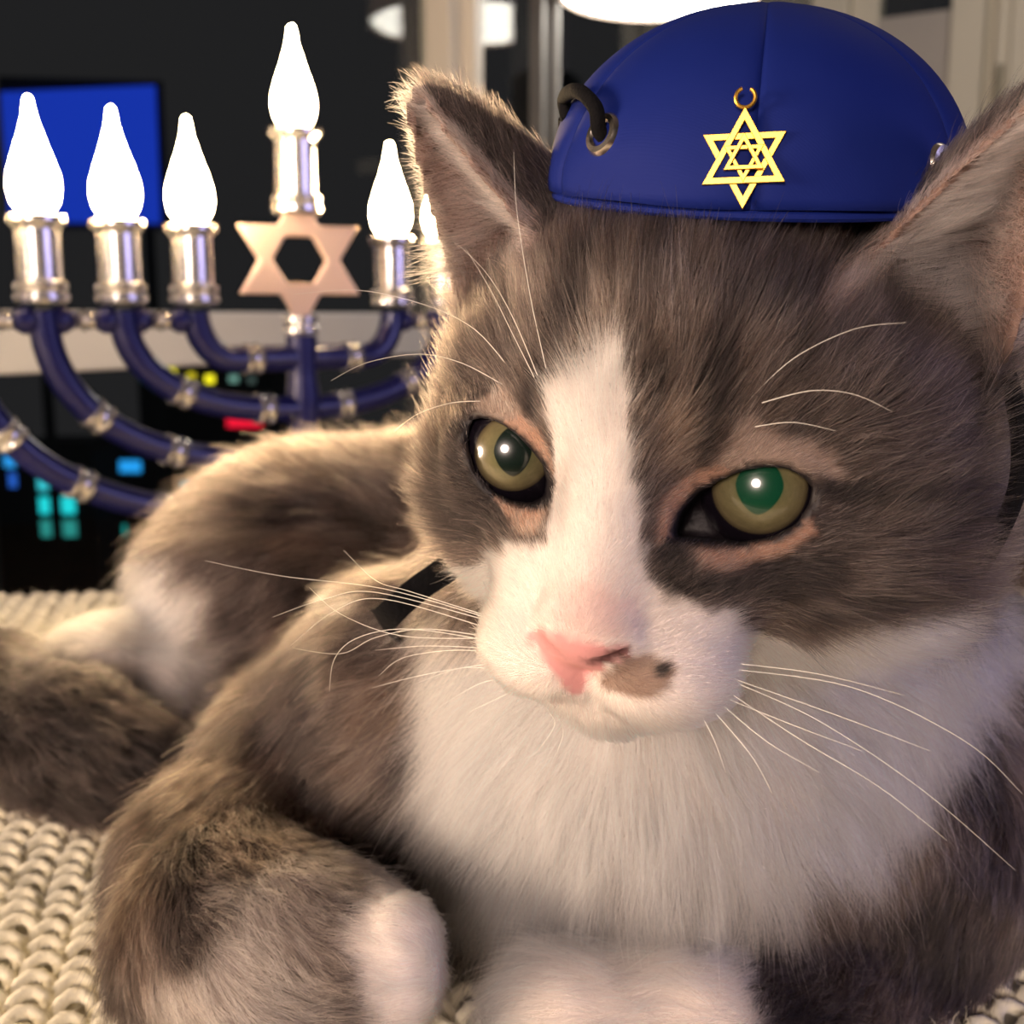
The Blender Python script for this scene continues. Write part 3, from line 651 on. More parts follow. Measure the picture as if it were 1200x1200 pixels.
# strands
tri = np.concatenate([CF[:, [0, 1, 2]], CF[:, [0, 2, 3]]])
pa, pb, pc = CV[tri[:, 0]], CV[tri[:, 1]], CV[tri[:, 2]]
ar = np.linalg.norm(np.cross(pb-pa, pc-pa), axis=1)/2; mid = (pa+pb+pc)/3
view = norm_rows(mid-CAM*100); nn_ = norm_rows(CN[tri].mean(1)); facing = -(view*nn_).sum(1)
dens = vd[tri].mean(1)*np.where(facing > -.35, 1, .12)
dens *= (mid[:, 2] > .15)
cum = np.cumsum(ar*dens); NS = int(cum[-1]); print('strands', NS)
ti = np.searchsorted(cum, rng.random(NS)*cum[-1]); ti = np.minimum(ti, len(tri)-1)
u = rng.random((NS, 2)); fl_ = u.sum(1) > 1; u[fl_] = 1-u[fl_]
root = pa[ti]+u[:, :1]*(pb-pa)[ti]+u[:, 1:]*(pc-pa)[ti]
w0 = 1-u.sum(1); nrm = norm_rows(CN[tri[ti, 0]]*w0[:, None]+CN[tri[ti, 1]]*u[:, :1]+CN[tri[ti, 2]]*u[:, 1:])
bw = np.stack([w0, u[:, 0], u[:, 1]], 1); T3 = tri[ti]
def ip(a): return (a[T3]*(bw if a.ndim == 1 else bw[:, :, None])).sum(1)
fL = ip(vl); fli = ip(vli); ff = norm_rows(ip(vf)); ff -= nrm*(ff*nrm).sum(1)[:, None]; ff = norm_rows(ff)
fc, _, _, _, _, fi = coat(root+ff*(fL*.5)[:, None]*(ip(vi['inner']) < .3)[:, None])     # a hair carries the colour of the place it covers
print('coat strands', time.time()-T1)
# lie: flow projected on the skin, swayed by soft noise so hairs gather in locks
sway = vnoise3(root*1.1, 61)*.35+vnoise3(root*3.2, 62)*.38+vnoise3(root*7.5, 63)*.30
swk = np.where(fi['head'] > .5, .75, 1.0)+1.7*ip(vi['bib'])
dirv = ff+sway*swk[:, None]+rng.normal(0, .10, (NS, 3))
dirv -= nrm*(dirv*nrm).sum(1)[:, None]; dirv = norm_rows(dirv)
length = fL*(.65+.5*rng.random(NS))*(1+ip(vi['bib'])*(vnoise(root*1.3, 88)-.45)*1.1); stray = rng.random(NS) < .03; length = np.where(stray, length*1.35, length)
lift = np.clip(fli+rng.normal(0, .08, NS)+np.where(stray, .25, 0), .08, .9)
K = 6; s_ = np.linspace(0, 1, K)
grav = np.array([0, 0, -1.0])
d0 = norm_rows(nrm*(lift*1.5)[:, None]+dirv*(1-lift*.4)[:, None]); d1 = norm_rows(nrm*(lift*.35)[:, None]+dirv+grav*.12)
wob = vnoise3(root*4+17, 71)*.12
pts = root[:, None, :]+length[:, None, None]*(s_[None, :, None]*(1-s_[None, :, None]*.5)*d0[:, None, :]+.5*(s_**2)[None, :, None]*d1[:, None, :]+(s_**2)[None, :, None]*wob[:, None, :])
pts[:, 0] -= nrm*.03
dist = np.linalg.norm(root-CAM*100, axis=1)
guard = rng.random(NS) < .08
length = np.where(guard, length*1.12, length)
rad = np.where(guard, 1.6, 1.0)*.0036*np.clip(dist/19, .8, 2.6)*(.75+.5*rng.random(NS))
radp = rad[:, None]*(1-.8*s_[None]**1.5)
# colour per hair: ticked grey, clean white
wf = np.clip(fi['white'], 0, 1)
var = np.exp(rng.normal(0, .48, NS)*(1-.8*wf)); fc = fc*var[:, None]
lum = fc.mean(1); tick = np.where(guard, 1., rng.random(NS) < .16)*np.clip(lum/.035, .1, 1)**1.7*(1-wf)*(1-np.clip(fi['inner'], 0, 1)); fc = fc+(np.array([.42, .33, .28])-fc)*(.65*tick)[:, None]
inr = np.clip(fi['inner'], 0, 1)*ip(vi['inner']); fc = fc+(np.array([.66, .52, .48])*(.7+.6*rng.random((NS, 1)))-fc)*(.75*inr)[:, None]
fc = np.clip(fc, .004, .95)
# long pale tufts growing from the front edge across each ear's hollow
for s in (-1, 1):
    e = EAR[s]; m = 5000; hh = -.16+.96*rng.random(m)**1.2; x = -.97+1.3*rng.random(m)**1.6
    hp = np.maximum(hh, 0); wv = e['W']*(1-hp**1.15)+.08; Dv = 1.75*(1-hp)**.85*np.where(hh < 0, .55, 1)*np.clip(.55+hp*3, 0, 1); nv_ = -Dv*(1-x*x); av = x*wv+e['sh']*nv_; nv_ = nv_+.14
    r_ = e['b']+e['ax']*(hh*e['H'])[:, None]+e['wd']*av[:, None]+e['nn']*nv_[:, None]
    d_ = norm_rows(e['wd']*(.7 if s > 0 else .5)+e['ax']*.75+e['nn']*.22+vnoise3(r_*2.2, 91)*.4+rng.normal(0, .12, (m, 3)))
    b_ = e['wd']*.5-e['nn']*.35+e['ax']*.2; l_ = (.55+.85*(1-hh))*(.55+.6*rng.random(m))*(1.0 if s > 0 else .75)
    q_ = r_[:, None, :]+l_[:, None, None]*(s_[None, :, None]*d_[:, None, :]+.4*(s_**2)[None, :, None]*b_)
    pts = np.concatenate([pts, to_world(q_.reshape(-1, 3)).reshape(m, K, 3)]); radp = np.concatenate([radp, np.full((m, 1), .0036)*(1-.75*s_[None]**1.5)])
    fc = np.concatenate([fc, np.clip(np.array([.62, .49, .45])*(.6+.7*rng.random((m, 1))), 0, .9)]); wf = np.concatenate([wf, np.ones(m)]); NS += m
hc_ = bpy.data.hair_curves.new('fur'); hc_.add_curves([K]*NS)
hc_.points.foreach_set('position', ((pts.reshape(-1, 3)-CAT_O)/100).astype(f32).ravel())
ra = hc_.attributes.get('radius') or hc_.attributes.new('radius', 'FLOAT', 'POINT'); ra.data.foreach_set('value', (radp/100).astype(f32).ravel())
cc_ = hc_.attributes.new('coat', 'FLOAT_COLOR', 'CURVE'); cc_.data.foreach_set('color', np.c_[fc, wf].astype(f32).ravel())
fur = bpy.data.objects.new('fur', hc_); col.objects.link(fur); fur.parent = cat; fur['kind'] = 'stuff'
fm = bpy.data.materials.new('fur'); fm.use_nodes = True; nt = fm.node_tree; nt.nodes.remove(nt.nodes['Principled BSDF'])
out = nt.nodes['Material Output']
a_ = nt.nodes.new('ShaderNodeAttribute'); a_.attribute_name = 'coat'
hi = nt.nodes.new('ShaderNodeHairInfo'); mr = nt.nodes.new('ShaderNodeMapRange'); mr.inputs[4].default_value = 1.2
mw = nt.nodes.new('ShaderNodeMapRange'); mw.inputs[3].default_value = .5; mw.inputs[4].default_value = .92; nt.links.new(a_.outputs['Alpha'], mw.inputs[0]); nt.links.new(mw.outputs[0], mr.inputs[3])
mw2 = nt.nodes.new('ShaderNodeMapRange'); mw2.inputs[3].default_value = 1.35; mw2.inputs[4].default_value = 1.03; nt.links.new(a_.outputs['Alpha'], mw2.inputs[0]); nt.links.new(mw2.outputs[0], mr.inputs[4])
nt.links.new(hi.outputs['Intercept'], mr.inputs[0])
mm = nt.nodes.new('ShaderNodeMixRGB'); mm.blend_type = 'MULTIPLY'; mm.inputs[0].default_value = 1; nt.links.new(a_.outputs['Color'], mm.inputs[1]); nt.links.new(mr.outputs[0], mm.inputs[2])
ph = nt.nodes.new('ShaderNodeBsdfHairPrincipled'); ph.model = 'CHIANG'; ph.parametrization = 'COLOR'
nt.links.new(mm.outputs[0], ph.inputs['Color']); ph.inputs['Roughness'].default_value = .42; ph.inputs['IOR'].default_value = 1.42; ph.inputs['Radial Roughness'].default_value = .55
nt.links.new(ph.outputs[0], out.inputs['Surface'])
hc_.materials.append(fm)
print('fur', time.time()-T1)

# ------------------------------------------------------------------ bed, blanket, side table
BE = np.array([math.cos(math.radians(6)), math.sin(math.radians(6)), 0]); BN = np.array([-BE[1], BE[0], 0])   # along / across the bed edge
b0 = at(0, 708, .6157); b0[2] = 0
m_matt = noise_bump(mat('mattress_cover', (.55, .52, .46), .9), 200, .2)
bc = b0+BE*.35-BN*.33
bed = empty('window_bench', bc+ZV*FLOOR_Z)
MB().box(bc+ZV*-.13, BE*1.15, BN*.31, ZV*.12).obj('seat_cushion', m_matt, bed, smooth=False, bevel=.03)
MB().box(bc+ZV*-.36, BE*1.12, BN*.30, ZV*.11).obj('bench_base', noise_bump(mat('bed_base', (.12, .08, .06), .6), 30, .1), bed, smooth=False, bevel=.01)
for i in (-1, 1):
    for j in (-1, 1): MB().box(bc+BE*1.05*i+BN*.25*j+ZV*(FLOOR_Z-.47)/2, BE*.03, BN*.03, ZV*(-.47-FLOOR_Z)/2).obj('leg', m_bronze, bed, smooth=False)
setp(bed, 'low cushioned window bench under the knitted blanket', 'bench')
m_yarn = noise_bump(mat('cream_yarn', (.88, .82, .63), .95, sheen=.4), 2600, .5, .0006, .06)
# ground sheet of the blanket with a soft edge hanging over the side
nu, nv = 90, 60; v = []; f = []
for j in range(nv+1):
    for i in range(nu+1):
        a = -1.12+2.24*i/nu; bb = -.64+.78*j/nv
        z = -.0035; d_ = bb+.012
        if d_ > 0: z -= min(d_*3.0*min(d_/.02, 1), .0+d_*2.6); bo = .0+min(d_, .03)
        y = bb if d_ <= 0 else -.012+min(d_, .045)*.8
        v.append(b0+BE*(a+.35)+BN*y+ZV*z)
for j in range(nv):
    for i in range(nu): q = j*(nu+1)+i; f.append((q, q+1, q+nu+2, q+nu+1))
blanket = mesh_obj('knitted_blanket', v, f, m_yarn, origin=bc); setp(blanket, 'chunky cream knitted blanket spread under the cat', 'blanket')
sm = blanket.modifiers.new('solid', 'SOLIDIFY'); sm.thickness = .004; sm.offset = -1
# stitches: rows of arched yarn loops
CD = np.array([-.22, .975, 0]); RD = np.array([.975, .22, 0]); PW, PH = .0098, .0075
st = MB(); uu = []
SV = []; SF = []; nseg, ns = 8, 6; base = 0
ph_ = np.linspace(-.12*math.pi, 1.12*math.pi, nseg)
loop = np.stack([.47*PW*np.cos(ph_), .74*PH*np.sin(ph_)-.18*PH, .0004+.0030*np.sin(np.clip(ph_, 0, math.pi))], 1)
tng = np.gradient(loop, axis=0); tng /= np.linalg.norm(tng, axis=1)[:, None]
ringv = []
for i in range(nseg):
    e_ = np.cross(tng[i], (0, 0, 1.)); e_ /= np.linalg.norm(e_); g_ = np.cross(e_, tng[i]); rr_ = .0018*(1 if 0 < i < nseg-1 else .7)
    for k in range(ns): t_ = 2*math.pi*k/ns; ringv.append(loop[i]+rr_*(e_*math.cos(t_)+g_*math.sin(t_)))
ringv = np.array(ringv)
lf = [(i*ns+k, i*ns+(k+1) % ns, (i+1)*ns+(k+1) % ns, (i+1)*ns+k) for i in range(nseg-1) for k in range(ns)]
cells = []
for i in range(-75, 45):
    for j in range(0, 90):
        p = RD*(i*PW)+CD*(j*PH+(i % 2)*PH*.5)+np.array([0, .10, 0])
        dE = (p-b0) @ BN
        if dE > -.002: continue
        r = p-CAM; dpt = r @ FW
        if dpt < .1: continue
        uu_ = 600+F_PX*(r @ RT)/dpt; vv_ = 600-F_PX*(r @ UP)/dpt
        if uu_ < -160 or uu_ > 1360 or vv_ > 1420: continue
        if 640 < uu_ < 960 and vv_ < 1100 or (uu_ >= 560 and vv_ < 1040): continue
        if uu_ > 200 and vv_ < 880: continue
        cells.append(p)
cells = np.array(cells); jr = rng.normal(0, 1, (len(cells), 3))
undul = (vnoise(cells*14, 5)-.5)*.004
sc_ = 1+jr[:, 2]*.05
for c_, a_, z_, q_ in zip(cells, jr, undul, sc_):
    L_ = ringv*q_; w_ = c_+RD*(a_[0]*.0004)+CD*(a_[1]*.0004)+ZV*z_
    SV.append(w_+L_[:, :1]*RD+L_[:, 1:2]*CD+L_[:, 2:]*ZV); SF.append(np.array(lf)+base); base += len(L_)
SV = np.concatenate(SV); SF = np.concatenate(SF)
stitches = mesh_obj('knit_stitches', SV, SF, m_yarn, blanket); stitches['kind'] = 'stuff'
print('stitches', len(cells))
# loose fibres on the yarn
nf = 26000; k_ = rng.integers(0, len(SV), nf); fr_ = SV[k_]; fr_n = norm_rows(rng.normal(0, 1, (nf, 3))+np.array([0, 0, 1.1]))
fp = fr_[:, None, :]+np.linspace(0, 1, 4)[None, :, None]*(fr_n*(.0012+.0022*rng.random((nf, 1))))[:, None, :]
fp += (np.linspace(0, 1, 4)**2)[None, :, None]*(rng.normal(0, .0008, (nf, 3)))[:, None, :]
hf_ = bpy.data.hair_curves.new('yarn_fuzz'); hf_.add_curves([4]*nf); hf_.points.foreach_set('position', (fp.reshape(-1, 3)-bc).astype(f32).ravel())
ra = hf_.attributes.get('radius') or hf_.attributes.new('radius', 'FLOAT', 'POINT'); ra.data.foreach_set('value', np.tile(np.array([.00006, .00005, .00004, .00002], f32), nf))
hf_.materials.append(m_yarn); fz = bpy.data.objects.new('yarn_fuzz', hf_); col.objects.link(fz); fz.parent = blanket; fz['kind'] = 'stuff'

# ------------------------------------------------------------------ electric menorah on a narrow table by the window
tS = .70; r_m = .0425; aS = np.array([.0304*tS/.65, .0276*tS/.65]); MA = np.linalg.norm(aS); MD = np.array([aS[0]/MA, aS[1]/MA, 0]); MN = np.array([MD[1], -MD[0], 0])   # along the row / towards the room
S0 = at(350, 300, tS); S0[2] = 0; MBS = 1.625*MA; TBL = -.20
tc = S0+ZV*TBL; table = empty('side_table', np.array([tc[0], tc[1], FLOOR_Z]))
m_tab = noise_bump(mat('table_wood', (.05, .03, .022), .35), 20, .1, .001, .25)
MB().box(tc-ZV*.0125+BN*.025, BE*.30, BN*.085, ZV*.012).obj('table_top', m_tab, table, smooth=False, bevel=.004)
for i in (-1, 1):
    for j in (-1, 1): MB().box(tc+BE*.27*i+BN*(.065*j+.025)+ZV*(FLOOR_Z-TBL-.025)/2, BE*.015, BN*.015, ZV*(TBL-.025-FLOOR_Z)/2).obj('leg', m_tab, table, smooth=False)
setp(table, 'narrow dark wooden side table carrying the menorah behind the bed', 'table')
men = empty('menorah', tc); setp(men, 'blue and silver electric menorah with lit flame bulbs and a star', 'menorah')
m_blue = noise_bump(mat('blue_enamel', (.012, .014, .10), .28, .15, coat=.4), 120, .1)
m_sil = mat('silver_plate', (.86, .83, .80), .22, .85); m_star = noise_bump(mat('star_metal', (.80, .60, .52), .4, .55), 400, .1)
m_bulb = mat('lit_bulb', (.9, .9, .85), .3, emit=(1, .70, .38), estr=110)
def cup(c, h, R=.0135):
    p = men
    o = MB().lathe([(0, 0), (R*.95, 0), (R*1.08, .002), (R*1.08, .005), (R*.95, .006), (R*1.04, .008), (R*1.04, .011), (R*.86, .0125), (R*.86, h-.008), (R*1.0, h-.006), (R*1.12, h-.004), (R*1.12, h-.001), (R*.9, h), (0, h)], c, n=28).obj('candle_cup', m_sil, p)
    bh = .0600; pr = [(.0001, bh), (.0018, bh-.0012), (.0024, bh-.005), (.0034, bh-.011), (.0064, bh-.021), (.0100, bh-.031), (.0128, bh-.040), (.0134, bh-.047), (.0120, bh-.054), (.0085, .001), (.0085, -.004)]
    MB().lathe(pr[::-1], np.array(c)+ZV*h, n=24).obj('flame_bulb', m_bulb, p)
ZC = .1636; KS = 1.077
for sgn in (-1, 1):
    for k in range(4):
        s = sgn*(MBS+k*MA); c = S0+MD*s+ZV*ZC; drop = (.0265+.0298*k)*KS
        cup(c, .0468)
        # arm: quarter of an ellipse from the cup down to the stem
        ph2 = np.linspace(0, math.pi/2, 22); ex_ = .85 if k else .6
        sx = s*(np.cos(ph2)**.86); zz = ZC-.004-drop*np.sin(ph2)**.86
        if k == 0:   # inner arm: short bend, then level
            b_ = .024; sx = np.concatenate([s-sgn*b_*(1-np.cos(ph2)), [sgn*.004]]); zz = np.concatenate([ZC-.004-drop*np.sin(ph2), [ZC-.004-drop]])
        pts_ = S0+MD*sx[:, None]+ZV*zz[:, None]
        arm = MB().tube(pts_, .0082, 14).obj('arm', m_blue, men)
        # silver rings along the arm
        cumL = np.concatenate([[0], np.cumsum(np.linalg.norm(np.diff(pts_, axis=0), axis=1))])
        for fr2 in {0: (.62,), 1: (.42, .80), 2: (.32, .56, .84), 3: (.26, .44, .64, .86)}[k]:
            Lq = fr2*cumL[-1]; i0 = min(np.searchsorted(cumL, Lq), len(pts_)-1); p0 = pts_[i0-1]+(pts_[i0]-pts_[i0-1])*((Lq-cumL[i0-1])/(cumL[i0]-cumL[i0-1])); ax_ = unit(pts_[i0]-pts_[i0-1])
            MB().lathe([(.0070, -.0055), (.0092, -.0055), (.0098, -.0035), (.0088, -.0015), (.0088, .0015), (.0098, .0035), (.0092, .0055), (.0070, .0055)], p0, ax_, 18).obj('ring', m_sil, arm)
        # leaf-shaped shoulders under the cup, silver bead to the next one
        for d2 in (-1, 1):
            if k == 0 and d2 == -sgn: continue
            if k == 3 and d2 == sgn: continue
            q0 = c-ZV*.009; MB().lathe([(0, 0), (.004, .001), (.0072, .006), (.0075, .010), (.005, .0145), (0, .0165)], q0+MD*d2*.001, MD*d2, 14).obj('shoulder', m_blue, men)
        if k < 3:
            q0 = c-ZV*.009+MD*sgn*MA/2
            MB().lathe([(.002, -.0045), (.0052, -.004), (.0040, -.0015), (.0062, 0), (.0040, .0015), (.0052, .004), (.002, .0045)], q0, MD, 14).obj('bead', m_sil, men)
MB().lathe([(0, 0), (.055, 0), (.055, .006), (.050, .010), (.045, .012), (.030, .016), (.018, .030), (.012, .05), (.0095, .07), (.0105, .10), (.0088, .16), (.0100, .19), (.0110, .20), (.0098, .205), (.0090, .235), (.0098, .25), (.0118, .258), (.0118, .262), (.0096, .266), (.0088, .275), (.0100, .29), (.0112, .308), (.0095, .318), (.0102, .330), (.0100, .345), (0, .346)], tc, n=28).obj('stem', m_blue, men)
MB().lathe([(.008, 0), (.0115, .001), (.0115, .004), (.0095, .006), (.0115, .008), (.0115, .011), (.008, .012)], S0+ZV*.146, n=24).obj('collar', m_sil, men)
cup(S0+ZV*.2195, .052, .0145)
sx_ = unit(MD*.55+RT*.6); sn_ = np.cross(sx_, ZV); Rs = .0436; scn = S0+ZV*at(350, 305, tS)[2]+(-sn_ if sn_[1] > 0 else sn_)*.001
o12 = [((Rs if i % 2 == 0 else Rs/math.sqrt(3))*math.sin(math.pi*i/6), (Rs if i % 2 == 0 else Rs/math.sqrt(3))*math.cos(math.pi*i/6)) for i in range(12)]
i12 = []
for i in range(12):
    a_ = math.pi*i/6; rin = Rs*.39*(1 if i % 2 else math.cos(math.pi/6)); i12.append((rin*math.sin(a_), rin*math.cos(a_)))
star = MB(); hz_ = .0035; vv = []
for P_ in (o12, i12):
    for z_ in (hz_, -hz_): vv += [scn+sx_*a_*1.0+ZV*b_*.97+sn_*z_ for a_, b_ in P_]
ff_ = []
for i in range(12):
    j = (i+1) % 12; ff_ += [(i, j, 24+j, 24+i), (12+j, 12+i, 36+i, 36+j), (j, i, 12+i, 12+j), (24+i, 24+j, 36+j, 36+i)]
star.add(vv, ff_).obj('star', m_star, men, smooth=False, bevel=.0012)

# ------------------------------------------------------------------ blue skullcap
hc0 = to_world([.5, 3.8, -5.35]); hup = unit(HR @ np.array([0, 1, -.10])); hfr = unit((CAM*100-hc0)-hup*((CAM*100-hc0) @ hup)); hrt = np.cross(hfr, hup)
RH, HH = 3.74, 3.1
def cap_pt(az, th, off=0.):
    """az from the front seam, th 0 at the rim .. 90 at the crown"""
    prof = math.cos(th); h = HH*math.sin(th)
    dirh = math.sin(az)*hrt+math.cos(az)*hfr
    p = hc0+dirh*(RH*prof*(1.0))+hup*h
    n = unit(dirh*math.cos(th)/RH+hup*math.sin(th)/HH)
    return p+n*off, n
def cap_hit(u, v):
    o = CAM*100; d = unit(A(u, v, 10.)-o); B = np.stack([hrt, hup, hfr], 1)/np.array([RH, HH, RH]); oo = (o-hc0) @ B; dd = d @ B
    a, b, c = dd @ dd, 2*oo @ dd, oo @ oo-1; D = b*b-4*a*c; t = (-b-math.sqrt(max(D, 0)))/(2*a); p = o+d*t
    q = (p-hc0) @ B; return p, unit(B @ q)
cap = empty('skullcap', hc0/100); setp(cap, 'royal blue fabric skullcap with gold star worn between the cat\'s ears', 'cap')
m_cap = mat('blue_satin', (.004, .014, .15), .7, spec=.18); nt = m_cap.node_tree; b = nt.nodes['Principled BSDF']
b.inputs['Sheen Tint'].default_value = (.2, .3, 1, 1)
tcx = nt.nodes.new('ShaderNodeTexCoord'); wv1 = nt.nodes.new('ShaderNodeTexWave'); wv1.inputs['Scale'].default_value = 900; wv1.bands_direction = 'DIAGONAL'; nt.links.new(tcx.outputs['Object'], wv1.inputs['Vector'])
nz1 = nt.nodes.new('ShaderNodeTexNoise'); nz1.inputs['Scale'].default_value = 45; nt.links.new(tcx.outputs['Object'], nz1.inputs['Vector'])
ad = nt.nodes.new('ShaderNodeMath'); ad.operation = 'MULTIPLY_ADD'; ad.inputs[1].default_value = .01; nt.links.new(wv1.outputs['Fac'], ad.inputs[0]); nt.links.new(nz1.outputs['Fac'], ad.inputs[2])
bp1 = nt.nodes.new('ShaderNodeBump'); bp1.inputs['Strength'].default_value = .35; bp1.inputs['Distance'].default_value = .002; nt.links.new(ad.outputs[0], bp1.inputs['Height']); nt.links.new(bp1.outputs['Normal'], b.inputs['Normal'])
m_thread = mat('blue_thread', (.004, .012, .14), .7)
NG = 6
for g_ in range(NG):
    v = []; f = []; na, nh = 24, 26
    for j in range(nh+1):
        th = math.pi/2*(j/nh)*.999
        for i in range(na+1):
            x = i/na; az = 2*math.pi*(g_+x)/NG
            puff = -.055*math.exp(-((min(x, 1-x))/.03)**2)+.05*math.sin(math.pi*x)
            wr = .05*math.sin(az*7+th*4)*math.exp(-((th-.12)/.12)**2)
            p, n = cap_pt(az, th, puff*math.cos(th)**.3+wr); v.append(p/100)
    for j in range(nh):
        for i in range(na): q = j*(na+1)+i; f.append((q, q+1, q+na+2, q+na+1))
    o = mesh_obj('panel', v, f, m_cap, cap); sm = o.modifiers.new('cloth', 'SOLIDIFY'); sm.thickness = .0012; sm.offset = -1
hem = MB()
hem.tube([cap_pt(a, -.03, .02)[0]/100 for a in np.linspace(0, 2*math.pi, 97)[:-1]], .0009, 8, closed=True).obj('hem', m_cap, cap)
for k in range(150):
    a = 2*math.pi*k/150; q = [cap_pt(a+d_, .17, .055+.02*math.sin(math.pi*(d_/.028+.5)))[0]/100 for d_ in (-.014, 0, .014)]
    if abs((a+math.pi) % (2*math.pi)-math.pi) > 1.75: continue
    MB().tube(q, .00022, 5).obj('stitch', m_thread, cap)
m_grom = mat('grommet_metal', (.72, .66, .58), .25, 1.0); m_elas = noise_bump(mat('black_elastic', (.004, .004, .005), .9, spec=.15), 900, .4)
for (u, v_) in ((713, 161), (1094, 197)):
    p, n = cap_hit(u, v_); p = p+n*.10
    MB().lathe([(.0020, -.0004), (.0020, .0007), (.0024, .0012), (.0033, .0011), (.0038, .0004), (.0039, -.0004)], p/100, n, 32).obj('grommet', m_grom, cap)
    MB().lathe([(0, -.0002), (.0021, -.0002), (.0021, -.0004), (0, -.0004)], p/100, n, 20).obj('grommet_hole', m_elas, cap)
gl_, gn_ = cap_hit(713, 161); gr_, gn2 = cap_hit(1094, 197)
def spline(P, n=60):
    P = np.array(P, float); t = np.arange(len(P)); tt = np.linspace(0, len(P)-1, n); out = []
    for x in tt:
        i = int(min(x, len(P)-2)); u_ = x-i; p0 = P[max(i-1, 0)]; p1 = P[i]; p2 = P[i+1]; p3 = P[min(i+2, len(P)-1)]
        out.append(.5*((2*p1)+(-p0+p2)*u_+(2*p0-5*p1+4*p2-p3)*u_**2+(-p0+3*p1-3*p2+p3)*u_**3))
    return np.array(out)
def smooth_tube(name, P, r, mt, parent, n=50, sides=10, flat=None):
    return MB().tube(spline(P, n)/100, r, sides, flat=flat).obj(name, mt, parent)
# elastic loops through the grommets
def on_cap(u_, v_, o_): q_, n_ = cap_hit(u_, v_); return q_+n_*o_
lp = [gl_-gn_*.25, gl_+gn_*.2, on_cap(718, 142, .42), on_cap(706, 128, .50), on_cap(690, 124, .42), on_cap(677, 128, .30), on_cap(671, 140, .12), A(668, 150, 21.8)]
smooth_tube('elastic_cord', lp, .0013, m_elas, cap)
lp = [gr_-gn2*.25, gr_+gn2*.2, on_cap(1108, 186, .4), on_cap(1118, 176, .35), A(1134, 172, 20.4), A(1140, 182, 20.8)]
smooth_tube('elastic_cord', lp, .0014, m_elas, cap)
# chin strap: flat elastic from behind the ears round the cheeks
P = [A(668, 150, 21.2), to_world([-4.2, 3.0, -7.2]), to_world([-5.2, .6, -6.6]), A(560, 615, 24.3), A(530, 660, 22.9), A(490, 690, 22.7), A(454, 722, 23.0), A(452, 732, 25.5), A(500, 800, 29)]
smooth_tube('chin_strap', P, .0031, m_elas, cap, 80, 10, flat=unit(np.array([.62, .3, -.72])*-1+np.array([0, 0, 0])))
P = [A(1140, 182, 20.2), to_world([4.6, 3.2, -6.8]), A(1150, 395, 20.6), A(1174, 425, 18.8), A(1189, 470, 18.4), A(1196, 520, 18.3), A(1192, 572, 18.3), A(1171, 625, 18.4), A(1140, 675, 18.8), A(1112, 708, 20.2), A(1000, 800, 23)]
smooth_tube('chin_strap', P, .0015, m_elas, cap, 80, 8)
# gold star pendant
m_gold = mat('gold', (.78, .44, .07), .38, 1.0)
sp, sn = cap_hit(872, 188); sp = sp+sn*.13
sup = unit(hup-sn*(hup @ sn)); srt = np.cross(sup, sn)
if srt @ RT < 0: srt = -srt
th = math.radians(-4); sup, srt = sup*math.cos(th)+srt*math.sin(th), srt*math.cos(th)-sup*math.sin(th)
pend = bpy.data.objects.new('star_pendant', None); col.objects.link(pend); pend.parent = cap; pend.location = (sp-hc0)/100; WORLD[pend.name] = sp/100; pend['label'] = 'gold star pendant'
def star_bars(R, wdt, z, name):
    for up_ in (1, -1):
        tri_ = [(R*math.sin(2*math.pi*k/3)*up_, R*math.cos(2*math.pi*k/3)*up_) for k in range(3)]
        inn_ = [(x*(1-wdt/(R*.5)), y*(1-wdt/(R*.5))) for x, y in tri_]
        v = []; 
        for P_ in (tri_, inn_):
            for h in (.035, -.035): v += [(sp+srt*x+sup*y*1.06+sn*(z+h+(.02 if up_ > 0 else -.02)))/100 for x, y in P_]
        f = []
        for i in range(3):
            j = (i+1) % 3; f += [(i, j, 6+j, 6+i), (3+j, 3+i, 9+i, 9+j), (j, i, 3+i, 3+j), (6+i, 6+j, 9+j, 9+i)]
        MB().add(v, f).obj(name, m_gold, pend, smooth=False, bevel=.0001)
star_bars(.74, .10, 0, 'star_triangle'); star_bars(.36, .065, .06, 'small_star_triangle')
rc = sp+sup*.92
MB().tube([(rc+srt*.15*math.sin(a)+sup*.15*math.cos(a)+sn*.03)/100 for a in np.linspace(.55, 2*math.pi-.35, 26)], .00032, 8).obj('jump_ring', m_gold, pend)

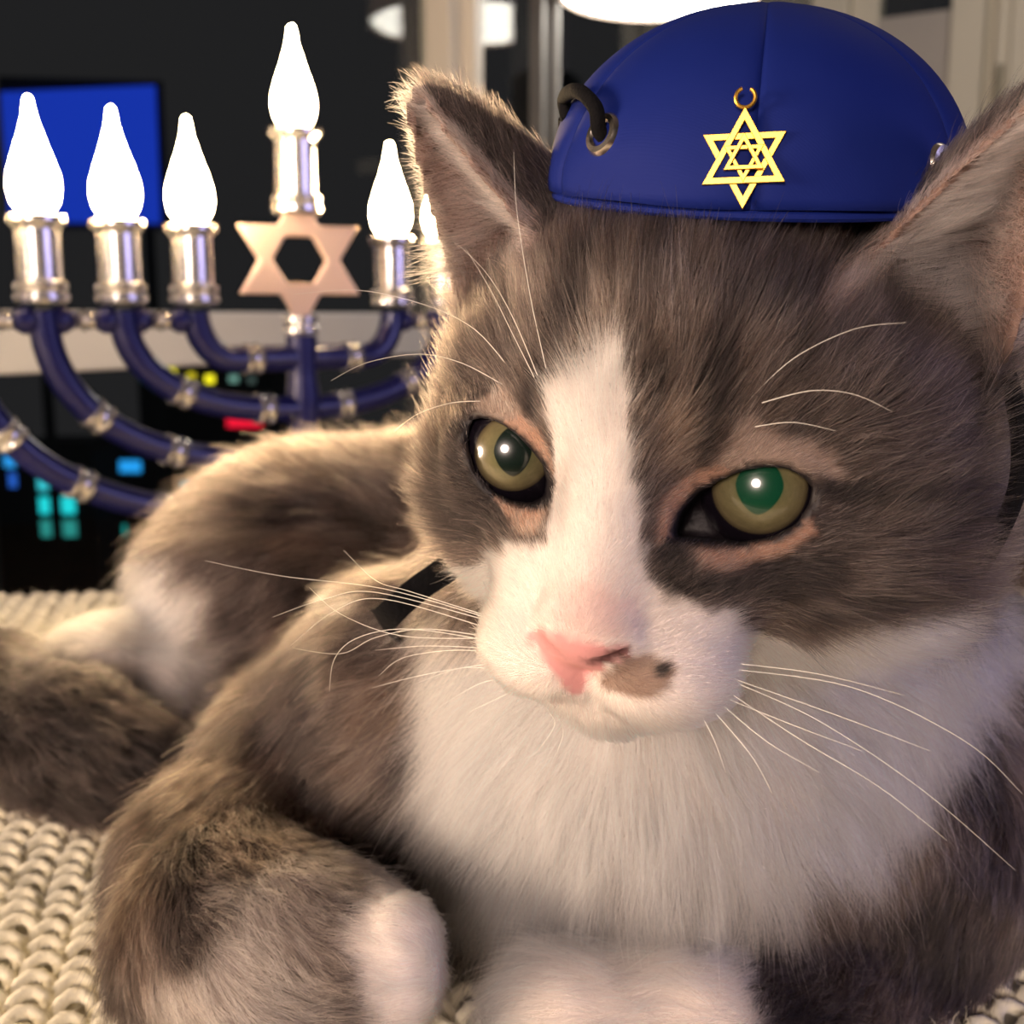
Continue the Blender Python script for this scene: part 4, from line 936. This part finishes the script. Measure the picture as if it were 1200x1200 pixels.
# ------------------------------------------------------------------ whiskers
m_wh = mat('whisker', (.9, .86, .78), .4)
def whisker(P, t0, t1, r=.0085):
    n = len(P); Q = [A(u_, v_, t0+(t1-t0)*i/(n-1)) for i, (u_, v_) in enumerate(P)]
    p0 = Q[0]
    pts_ = spline(Q, 22); MB().tube(pts_/100, np.linspace(r, r*.22, 22)/100, 6).obj('whisker', m_wh, cat)
LW = [[(575, 725), (450, 690), (330, 675), (240, 657)], [(570, 748), (470, 745), (400, 720), (362, 688)], [(575, 728), (440, 694), (380, 702), (320, 723)],
      [(578, 738), (450, 702), (392, 716), (340, 757)], [(580, 748), (500, 737), (440, 747), (400, 766), (345, 760)], [(580, 752), (480, 737), (420, 747), (392, 772), (386, 810)],
      [(572, 722), (480, 693), (440, 680), (403, 645)], [(590, 775), (500, 790), (436, 806)], [(584, 765), (530, 762), (472, 771), (444, 792)], [(582, 760), (500, 757), (440, 762)],
      [(600, 795), (560, 802), (500, 838)], [(612, 805), (590, 815), (550, 834)], [(590, 785), (540, 783), (490, 800)], [(640, 830), (650, 850), (630, 880)], [(655, 838), (660, 860), (648, 892)]]
for P in LW: whisker(P, 19.3, 20.2)
RW = [[(862, 800), (960, 845), (1080, 925), (1190, 1020)], [(855, 812), (940, 868), (1030, 922), (1110, 985)], [(866, 785), (1000, 806), (1130, 868), (1198, 930)], [(845, 825), (900, 870), (960, 905)],
      [(835, 832), (880, 885), (905, 930)], [(858, 795), (980, 838), (1090, 880)], [(822, 838), (838, 870), (850, 905)], [(850, 818), (930, 850), (1010, 880)], [(868, 778), (960, 790), (1060, 815)]]
for P in RW: whisker(P, 17.9, 17.0)
BW = [([(640, 432), (622, 350), (606, 250), (602, 178)], 18.3, 17.6), ([(630, 440), (600, 370), (570, 320), (535, 285)], 18.4, 18.0), ([(626, 442), (600, 390), (575, 340), (545, 290)], 18.4, 18.2),
      ([(592, 425), (555, 385), (500, 358), (420, 340), (345, 345)], 19.2, 20.0), ([(588, 450), (540, 425), (490, 415), (430, 425), (388, 446)], 19.3, 20.2), ([(575, 470), (530, 472), (490, 485), (462, 505)], 19.5, 20.2),
      ([(850, 470), (880, 430), (902, 400), (915, 372)], 17.6, 17.0), ([(878, 468), (930, 420), (1000, 386), (1062, 378)], 17.3, 16.4), ([(893, 472), (950, 458), (1000, 462), (1045, 482)], 17.1, 16.4), ([(885, 500), (930, 495), (980, 505)], 17.0, 16.5)]
for P, a_, b_ in BW: whisker(P, a_, b_, .0075)
